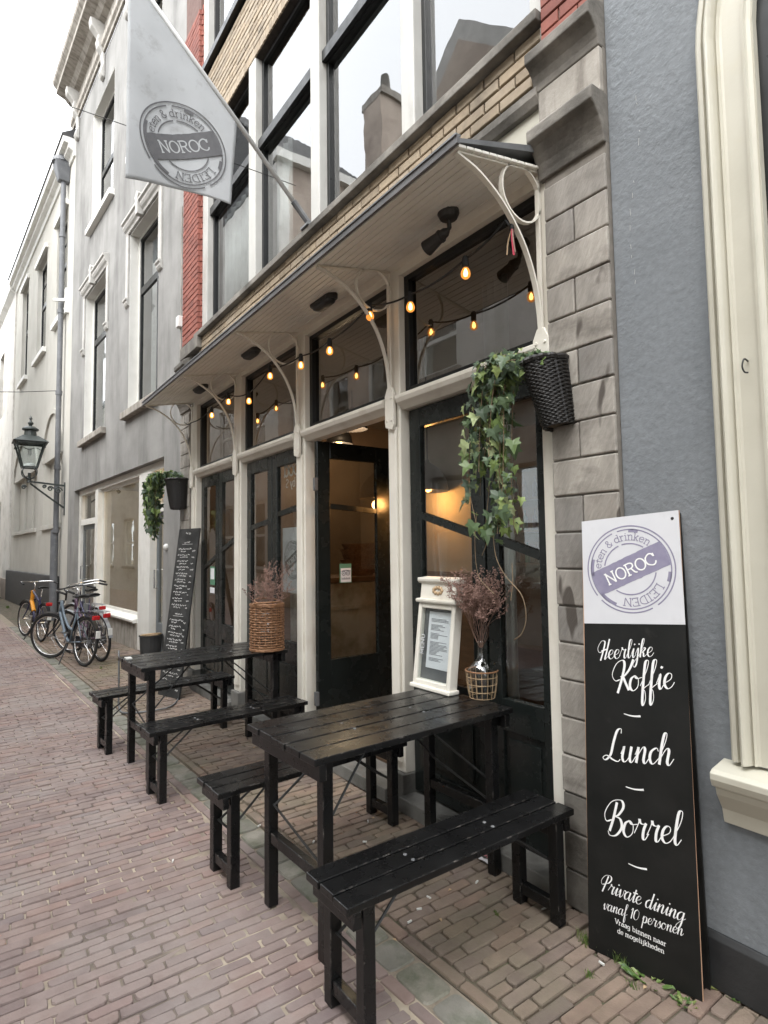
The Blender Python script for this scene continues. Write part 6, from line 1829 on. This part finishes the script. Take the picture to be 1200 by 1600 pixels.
# ================================================================== bicycles
def bicycle(label, rear, front, frame_mat, steer, lean, style=0, fork_mat=None, rack=True):
    """local axes: x forward, z up, origin under the rear axle"""
    d = Vector((front[0] - rear[0], front[1] - rear[1], 0)); ang = math.atan2(d.y, d.x)
    t = local_thing('bicycle', label, 'bicycle', (rear[0], rear[1], 0), ang)
    t.rotation_euler = (lean, 0, ang)
    WB, r = 1.07, .335
    fork_mat = fork_mat or frame_mat
    Sh = Matrix.Translation((WB, 0, r)) @ Matrix.Rotation(R(-18), 4, 'Y') @ Matrix.Rotation(steer, 4, 'Z') @ Matrix.Rotation(R(18), 4, 'Y') @ Matrix.Translation((-WB, 0, -r))
    def SB(mb): mb.v = [tuple(Sh @ Vector(v)) for v in mb.v]; return mb
    def wheel(cx, turn):
        f = SB if turn else (lambda m_: m_)
        n = 36
        circ = lambda rr: [(cx + rr * math.cos(2 * math.pi * k / n), 0, r + rr * math.sin(2 * math.pi * k / n)) for k in range(n)]
        ty = G(f(MB().tube(circ(r - .019), .019, 7, close=True)), 'tyre', 'rubber', t, smooth=True)
        G(f(MB().tube(circ(r - .045), .010, 5, close=True)), 'rim', 'chrome', ty, smooth=True)
        sp = MB()
        for k in range(18):
            a = 2 * math.pi * k / 18
            sp.tube([(cx + .02 * math.cos(a + .5), .02 * (1 if k % 2 else -1), r + .02 * math.sin(a + .5)), (cx + (r - .045) * math.cos(a), 0, r + (r - .045) * math.sin(a))], .0012, 3)
        sp.tube([(cx, -.05, r), (cx, .05, r)], .018, 8)
        G(f(sp), 'spokes', 'chrome', ty)
        g = MB(); a0, a1 = ((.35, 3.05) if not turn else (.75, 3.25))
        g.ribbon([(cx + (r + .016) * math.cos(a0 + (a1 - a0) * k / 16), 0, r + (r + .016) * math.sin(a0 + (a1 - a0) * k / 16)) for k in range(17)], (0, 1, 0), .05, .003)
        if not turn: pass
        G(f(g), 'mudguard', 'bike_black' if style != 1 else 'bike_silver', t)
    wheel(0, False); wheel(WB, True)
    bb = (.44, 0, .29); st = (.26, 0, .80); hb = (.80, 0, .70); ht = (.765, 0, .86)
    fr = MB()
    fr.tube([bb, st], .015, 8); fr.tube([hb, ht], .019, 8)
    if style == 2:
        fr.tube([bb, hb], .026, 8); fr.tube([(.30, 0, .68), ht], .02, 8)
    else:
        fr.tube(cat([bb, (.55, 0, .34), (.70, 0, .55), hb], 4), .022, 8); fr.tube(cat([(.37, 0, .47), (.50, 0, .50), (.68, 0, .68), ht], 4), .018, 8)
    for s_ in (-1, 1):
        fr.tube([bb, (0, .05 * s_, r)], .009, 6); fr.tube([(.29, 0, .70), (0, .05 * s_, r)], .008, 6)
    G(fr, 'frame', frame_mat, t, smooth=True)
    fk = MB()
    for s_ in (-1, 1): fk.tube(cat([(.80, .045 * s_, .695), (.90, .045 * s_, .52), (WB - .04, .05 * s_, .38), (WB, .05 * s_, r)], 4), .012, 6)
    fk.tube([(.80, -.05, .70), (.80, .05, .70)], .016, 6)
    G(SB(fk), 'fork', fork_mat, t, smooth=True)
    h = MB()
    h.tube([(.765, 0, .86), (.74, 0, .98), (.78, 0, 1.02)], .013, 8)
    h.tube(cat([(.50, -.30, 1.00), (.66, -.27, 1.04), (.78, -.12, 1.04), (.80, 0, 1.03), (.78, .12, 1.04), (.66, .27, 1.04), (.50, .30, 1.00)], 5), .011, 8)
    ho = G(SB(h), 'handlebar', 'chrome' if style else 'bike_black', t, smooth=True)
    for s_ in (-1, 1):
        G(SB(MB().tube([(.62, .282 * s_, 1.03), (.49, .302 * s_, .998)], .017, 8)), 'grip', 'rubber', ho)
    G(SB(MB().lathe([(.03, 0), (.045, .02), (.05, .05), (.045, .055)], 12, (.84, 0, .80))), 'headlight', 'bike_black', t)
    # saddle: lofted nose-to-tail shape
    sv, sf = [], []
    secs = [(.12, .085, .96, .05), (.17, .10, .965, .055), (.24, .085, .955, .05), (.32, .045, .955, .04), (.40, .025, .955, .03)]
    for x_, w_, z_, hh in secs:
        for k in range(8):
            a = 2 * math.pi * k / 8; sv.append((x_, w_ * math.cos(a), z_ - .02 + hh * .5 * math.sin(a)))
    for i in range(len(secs) - 1):
        for k in range(8): sf.append((i * 8 + k, i * 8 + (k + 1) % 8, i * 8 + 8 + (k + 1) % 8, i * 8 + 8 + k))
    sf += [tuple(range(8)), tuple(range(39, 31, -1))]
    G(MB().add(sv, sf), 'saddle', 'rubber', t, smooth=True)
    G(MB().tube([(.26, 0, .78), (.235, 0, .94)], .012, 8), 'seat_post', 'chrome', t)
    if rack:
        rk = MB()
        for s_ in (-1, 1):
            rk.tube([(.28, .05 * s_, .72), (-.22, .06 * s_, .72)], .006, 5); rk.tube([(-.10, .06 * s_, .72), (0, .06 * s_, r)], .006, 5)
        for x_ in (.15, .02, -.10, -.22): rk.tube([(x_, -.06, .72), (x_, .06, .72)], .005, 5)
        G(rk, 'rack', 'bike_silver' if style == 1 else 'bike_black', t)
    G(MB().box(-.27, -.235, -.05, .05, .64, .70), 'rear_light', 'red_lens', t, bevel=.01)
    G(MB().box(-.345, -.33, -.03, .03, .40, .50), 'reflector_flap', 'plastic_white', t, bevel=.004)
    cc = MB(); n = 20
    oval = [(.22 + (.22 if math.cos(2 * math.pi * k / n) > 0 else -.22) + .085 * math.cos(2 * math.pi * k / n), .31 + .075 * math.sin(2 * math.pi * k / n)) for k in range(n)]
    cc.prism_y(oval, -.062, -.045)
    G(cc, 'chain_case', 'bike_black', t, bevel=.003)
    pd = MB(); pd.tube([(.44, -.08, .29), (.52, -.08, .14)], .009, 6); pd.tube([(.44, .08, .29), (.36, .08, .44)], .009, 6); pd.tube([(.44, -.08, .29), (.44, .08, .29)], .012, 6)
    pd.box(.47, .57, -.17, -.085, .13, .15); pd.box(.31, .41, .085, .17, .43, .45)
    G(pd, 'crank', 'chrome', t)
    G(MB().tube([(.40, .05, .27), (.28, .20, .02)], .010, 6), 'kickstand', 'bike_black', t)
    return t
bicycle('pale blue and black bicycle with a red rear light, standing on its kickstand', (-9.02, -.80), (-10.05, -1.12), 'bike_blue', R(26), R(3), 0, 'bike_black')
bicycle('black bicycle with silver carrier leaning between the blue bicycle and the wall', (-9.28, -.54), (-10.33, -.80), 'bike_purple', R(20), R(-3), 1, 'bike_black')
bicycle('bicycle with orange and dark blue frame behind the two parked bicycles', (-12.05, -1.02), (-13.1, -1.2), 'bike_navy', R(8), R(4), 2, 'bike_navy', rack=False)
ob = [o for o in bpy.data.objects if o.name.startswith('bicycle')][-1]
G(MB().tube([(.80, 0, .66), (.765, 0, .87)], .034, 10).tube([(.80, 0, .68), (.60, 0, .50)], .036, 10), 'head_tube', 'bike_orange', ob)
bicycle('dark blue bicycle half hidden behind the black bicycle', (-10.6, -.35), (-11.65, -.55), 'bike_navy', R(15), R(-3), 1, 'bike_navy')

# ================================================================== small things on the pavement
# bucket with rope handle by the white shop door
bx, by = -8.62, -.02
bu = thing('bucket', 'dark bucket with a pale rope handle beside the white shop door', 'bucket', (bx, by, 0))
MB().lathe([(.12, .0), (.13, .02), (.15, .38), (.158, .385), (.158, .40), (.145, .40), (.12, .05)], 20, (bx, by, 0)).build('pail', 'tar_plinth', bu, smooth=False)
n = 24
MB().tube([(bx + .15 * math.cos(2 * math.pi * k / n), by + .13 * math.sin(2 * math.pi * k / n), .40 + .03 * math.cos(2 * math.pi * k / n)) for k in range(n)], .012, 6, close=True).build('rope_handle', 'rattan_pale', bu, smooth=True)
# bent-tube stand behind the far table
rs = thing('tube_stand', 'thin bent metal tube stand behind the far bench', 'stand', (-6.0, -.75, 0))
q = [on_z(u, v, .012) for u, v in ((186, 1105), (196, 1114), (240, 1110), (268, 1103), (280, 1088))]
MB().tube(cat([q[0] + Vector((-.05, 0, .55)), q[0] + Vector((-.02, 0, .2)), q[0], q[1], q[2], q[3], q[4], q[4] + Vector((0, .03, .16))], 5), .009, 6).build('tube', 'zinc', rs, smooth=True)
# folded paper under the near bench
pp = on_z(767, 1345, .01)
fl = thing('crumpled_leaflet', 'crumpled white leaflet lying on the pavement under the near bench', 'leaflet', tuple(pp))
pv = []
for i in range(5):
    for j in range(4): pv.append((pp.x - .07 + .035 * i + random.uniform(-.008, .008), pp.y - .04 + .03 * j + random.uniform(-.006, .006), .010 + abs(random.gauss(0, .012))))
pf = [(i * 4 + j, i * 4 + 4 + j, i * 4 + 5 + j, i * 4 + j + 1) for i in range(4) for j in range(3)]
m_ = len(pv)
pv2 = [(x, y, z - .002) for x, y, z in pv]
MB().add(pv + pv2, pf + [tuple(k + m_ for k in f[::-1]) for f in pf]).build('sheet', 'paper', fl)
prn = MB()
for k in range(7): prn.box(pp.x - .05 + .012 * k, pp.x - .044 + .012 * k, pp.y - .03, pp.y + .03, .034 + .002 * (k % 2), .036 + .002 * (k % 2))
prn.build('print', 'print_pink', fl)
# weeds and grass tufts in the joints
def weed(u, v, n, s_, grassy, label):
    p = on_z(u, v, -.004); s_ *= 1.35; n = int(n * 1.3)
    t = thing('grass_tuft' if grassy else 'weed', label, 'grass' if grassy else 'weed', tuple(p))
    rng = random.Random(u * 7 + v)
    mb = MB()
    for k in range(n):
        a = rng.uniform(0, 6.283); rr = rng.uniform(0, s_ * .8)
        b = Vector((p.x + rr * math.cos(a) * 1.5, p.y + rr * math.sin(a) * .8, -.006))
        mb.cur = rng.random()
        if grassy:
            h_ = s_ * rng.uniform(.4, 1.1); tip = b + Vector((rng.uniform(-.5, .5) * h_, rng.uniform(-.5, .5) * h_, h_)); w_ = Vector((math.cos(a + 1.5), math.sin(a + 1.5), 0)) * .0016
            md = b.lerp(tip, .5) + Vector((0, 0, h_ * .12))
            mb.add([b - w_, b + w_, md + w_ * .7, md - w_ * .7, tip], [(0, 1, 2, 3), (3, 2, 4)])
        else:
            d_ = Vector((math.cos(a), math.sin(a), rng.uniform(.25, .9))).normalized(); L_ = s_ * rng.uniform(.5, 1.0); w_ = d_.cross(Vector((0, 0, 1))).normalized() * L_ * .26
            c0 = b + d_ * L_ * .2
            mb.add([c0, c0 + d_ * L_ * .35 + w_, c0 + d_ * L_ * .8 + w_ * .6, c0 + d_ * L_ - Vector((0, 0, L_ * .15)), c0 + d_ * L_ * .8 - w_ * .6, c0 + d_ * L_ * .35 - w_, c0 + d_ * L_ * .5 - Vector((0, 0, .006))],
                   [(0, 1, 6), (1, 2, 6), (2, 3, 6), (3, 4, 6), (4, 5, 6), (5, 0, 6)])
    mb.build('blades' if grassy else 'leaves', 'weed_leaf', t)
weed(915, 1474, 60, .035, True, 'tuft of grass at the left foot of the black sign board')
weed(968, 1503, 90, .032, True, 'strip of grass along the foot of the black sign board')
weed(1015, 1536, 14, .042, False, 'yellow-green weed at the foot of the black sign board')
weed(1070, 1568, 26, .020, False, 'small green weed near the right corner of the sign board')
weed(988, 1540, 20, .018, True, 'sparse grass blades in the joint before the sign board')
weed(920, 1525, 40, .016, True, 'flat green moss and grass between pavement bricks by the sign board')
weed(812, 1402, 26, .018, True, 'tiny grass tuft at the wall foot of the near bench')
weed(775, 1428, 24, .012, True, 'low grass in the pavement under the near bench')
weed(1125, 1545, 9, .035, False, 'dark green weed leaf growing behind the sign board')
weed(188, 1033, 60, .06, True, 'grass tufts at the foot of the shop window wall')
weed(158, 1045, 40, .03, True, 'grass in the joints beside the black bicycle')
weed(12, 950, 160, .06, True, 'grass growing along the far black plinth')
# cigarette ends and crumbs of litter
me = MB().box(-.011, .011, -.0032, .0032, -.0032, .0032).mesh('litter'); me.materials.append(MAT['plastic_white'])
rng = random.Random(3)
me2 = MB().add([(0, 0, 0), (.012, .004, .003), (.016, .014, .001), (.004, .016, .004), (.006, .006, -.003)], [(0, 1, 2, 3), (0, 4, 1), (1, 4, 2), (2, 4, 3), (3, 4, 0)]).mesh('litter'); me2.materials.append(MAT['rattan_pale'])
for k, (u, v) in enumerate(((700, 1392), (640, 1440), (655, 1420), (690, 1440), (745, 1378), (670, 1402), (580, 1278), (575, 1283), (570, 1315), (1005, 1545), (940, 1505), (1035, 1490), (620, 1470), (850, 1420), (880, 1418), (395, 1168), (405, 1290), (270, 1345), (230, 1395), (490, 1315))):
    p = on_z(u, v, .004)
    t = inst('litter', me if k % 3 else me2, None, tuple(p), (0, 0, rng.uniform(0, 3.1)))
    tag(t, 'pale cigarette end or crumb on the pavement bricks', 'litter', 'small litter on the pavement')
# cables
def wire(name, label, pts, r_):
    t = MB().tube(pts, r_, 5).build(name, 'rubber'); tag(t, label, 'cable')
a, b = Vector((-5.07, -.01, 5.0)), Vector((-11.0, YO, 7.9))
p0 = on_y(462, 290, -.01)
far = CAM + ray(-40, 118) * 0.0
dd = ray(0, 130); s_ = (YO - CAM.y) / dd.y
# the span from the cafe mullion, in front of the flag, out to the house opposite
q1 = CAM + ray(215, 199) * 3.3
dirw = (q1 - p0)
pts = []
q2 = CAM + ray(0, 130) * 5.2
for k in range(25):
    t = k / 24
    pts.append(p0 * (1 - t) ** 2 + q1 * 2 * t * (1 - t) * 1.0 + q2 * t ** 2)
q3 = q2 + (q2 - pts[-2]).normalized() * 3.0
wire('overhead_cable', 'thin overhead cable crossing in front of the flag', pts + [q3], .003)
w0 = Vector((-15.7, ly - .12, 5.45)); w1 = w0 + (CAM + ray(-30, 612) * 14 - w0) * 1.0
wire('wall_cable', 'thin cable from the downpipe to across the far street', [w0, w0.lerp(w1, .5) - Vector((0, 0, .02)), w1], .008)
# fuse box with conduit on the red pier
fb = thing('junction_box', 'small white junction box with conduit on the red brick pier', 'junction box', (-7.24, -.03, 4.35))
MB().box(-7.30, -7.20, -.10, -.03, 4.33, 4.47).build('box', 'plastic_white', fb, bevel=.008)
MB().tube([(-7.25, -.05, 3.95), (-7.25, -.05, 4.33)], .010, 6).tube([(-7.25, -.05, 4.47), (-7.25, -.045, 5.9)], .008, 6).build('conduit', 'pale_stone', fb)

# ================================================================== things inside, seen through the panes
ct = thing('bar_counter', 'beige panelled counter just inside the open door', 'counter', (-5.3, 1.4, .10))
MB().box(-5.6, -5.0, .62, 2.6, .10, 1.22).build('body', 'counter_paint', ct)
MB().box(-5.62, -4.975, .60, 2.62, 1.22, 1.27).build('top', 'shelf_wood', ct, bevel=.004)
MB().box(-5.0, -4.985, .62, 2.6, .95, .99).build('rail', 'counter_paint', ct)
sh = thing('wall_shelf', 'brown shelf with bottles on the back wall behind the counter', 'shelf', (-5.9, 4.2, 0))
for z in (1.3, 1.75, 2.2, 2.65):
    MB().box(-6.8, -4.2, 4.1, 4.38, z, z + .035).build('shelf_board', 'shelf_wood', sh)
for x in (-6.82, -4.2): MB().box(x, x + .03, 4.1, 4.38, .1, 2.9).build('upright', 'shelf_wood', sh)
rng = random.Random(6)
bm = [MB().lathe([(.035, 0), (.035, .17), (.012, .22), (.012, .28)], 10).mesh('bottle', True) for _ in range(3)]
for me_, mt in zip(bm, ('bike_purple', 'sticker_green', 'wicker_brown')): me_.materials.append(MAT[mt])
for z in (1.336, 1.786, 2.236):
    for k in range(14):
        lv = {1.336: 'lowest', 1.786: 'middle', 2.236: 'highest'}[z]
        o = inst('bottle', rng.choice(bm), None, (-6.7 + .17 * k + rng.uniform(-.03, .03), 4.22, z)); tag(o, 'bottle on the %s shelf board behind the counter' % lv, 'bottle', 'bottles on the %s shelf board' % lv)
bx_ = thing('tray_stack', 'stack of brown wicker trays on the counter inside the open door', 'trays', (-5.25, 1.2, 1.27))
for k in range(6):
    MB().lathe([(.16, .0), (.19, .05), (.195, .055), (.18, .055)], 16, (-5.27, 1.25 + .02 * (k % 2), 1.271 + .056 * k)).build('tray', 'wicker_brown', bx_)
# dark interior partition and cream curtains beside the near window
par = thing('room_partition', 'cream partition with brown panel behind the near door', 'partition', (-3.6, 1.05, .10))
MB().box(-4.15, -3.05, 1.05, 1.12, .10, 3.29).build('panel', 'partition', par)
MB().box(-2.2, -1.72, 2.2, 2.3, .10, 3.29).build('dark_panel', 'room_dark', par)
MB().box(-4.15, -3.05, 1.02, 1.049, .10, 1.35).build('wainscot', 'shelf_wood', par)
rc = thing('window_drape', 'pale drape hanging inside the near door pane', 'drape', (-2.42, .45, .10))
curtain(-2.56, -2.36, .12, 3.2, .45, rc, 10, .015)
def pendant(x, y, z, label, power):
    t = thing('pendant_lamp', label, 'lamp', (x, y, z))
    MB().lathe([(.012, .26), (.02, .24), (.09, .19), (.15, .10), (.17, .0), (.165, .0), (.14, .10), (.08, .18)], 22, (x, y, z), cap=False).build('shade', 'lamp_black', t, smooth=True)
    MB().tube([(x, y, z + .25), (x, y, 3.29)], .006, 6).build('cord', 'rubber', t)
    MB().lathe([(.01, .11), (.035, .08), (.045, .04), (.03, .005), (.003, -.005)], 14, (x, y, z)).build('bulb', 'lamp_glow', t, smooth=True)
    ld = bpy.data.lights.new('lamp_light', 'POINT'); ld.energy = power; ld.color = (1.0, .47, .14) if power < 6 else (1.0, .74, .48); ld.shadow_soft_size = .05
    lo = bpy.data.objects.new('lamp_light', ld); col.objects.link(lo); lo.parent = t; lo.location = (0, 0, -.06)
pl0 = on_y(668, 745, .86)
pendant(pl0.x, .86, pl0.z - .12, 'black dome pendant lamp glowing behind the near door pane', 3.6)
pendant(-5.35, 1.25, 2.86, 'black dome pendant lamp high behind the transom over the open door', 9)
pendant(-6.2, 1.6, 2.86, 'black dome pendant lamp behind the far doors', 6)
# warm lamps in the white shop
t = local_thing('shop_lamp', 'small warm lamp at the ceiling of the white shop', 'lamp', (-9.7, 1.2, 2.75))
G(MB().lathe([(.03, .2), (.10, .08), (.12, 0), (.10, 0)], 14), 'shade', 'lamp_black', t)
G(MB().lathe([(.01, .06), (.05, .03), (.04, -.02), (.003, -.03)], 12), 'bulb', 'lamp_glow', t)
ld = bpy.data.lights.new('lamp_light', 'POINT'); ld.energy = 45; ld.color = (1.0, .72, .38); ld.shadow_soft_size = .05
lo = bpy.data.objects.new('lamp_light', ld); col.objects.link(lo); lo.parent = t; lo.location = (0, 0, -.1)
# poster with the round stamp behind the second doorway's pane, and mirrored window lettering
po = local_thing('round_stamp_poster', 'white poster with the round stamp inside the second doorway pane', 'poster', (-4.74, .115, 1.18))
G(MB().box(0, .39, 0, .003, 0, .56), 'sheet', 'sign_white', po)
logo(po, .195, .28, .165, R(25), lambda a, b, h: (a, -.0005 - h, b), 'logo_grey', 'letter_white', .001)
gl = local_thing('window_lettering', 'white mirrored lettering on the pane of the second doorway', 'lettering', (-4.72, .110, 2.16))
g = MB(); mir = lambda a, b, h: (.36 - a, -h, b)
write(g, 'food', SLAB, (.0, .03), (.34, .03), mir, thin=.1, thick=.15); write(g, 'by S', SLAB, (.12, -.07), (.30, -.07), mir, thin=.1, thick=.15)
G(g, 'letters', 'chalk', gl)
# menu card on the far doorway pane
mcd = local_thing('menu_card', 'small green and white notice on the pane of the far doorway', 'notice', (-6.42, .050, 1.18))
G(MB().box(0, .15, 0, .002, 0, .20), 'card', 'sticker_green', mcd); G(MB().box(.02, .13, -.0025, -.0003, .06, .18), 'card_face', 'paper', mcd); G(MB().box(.0, .14, -.001, .001, -.09, -.03), 'label_strip', 'paper', mcd)
# utility cabinet at the far plinth
uc = thing('utility_cabinet', 'grey metal utility cabinet against the far black plinth', 'cabinet', (-25.6, -1.5, 0))
MB().box(-25.9, -25.0, -1.75, -1.2, .06, 1.0).build('body', 'cabinet_grey', uc, bevel=.01)
MB().box(-25.95, -24.95, -1.8, -1.15, 1.0, 1.06).build('lid', 'cabinet_grey', uc, bevel=.01)
MB().box(-25.9, -25.0, -1.75, -1.2, 0, .06).build('base', 'step_stone', uc)
for o in bpy.data.objects:
    if '_rot' in o: del o['_rot']
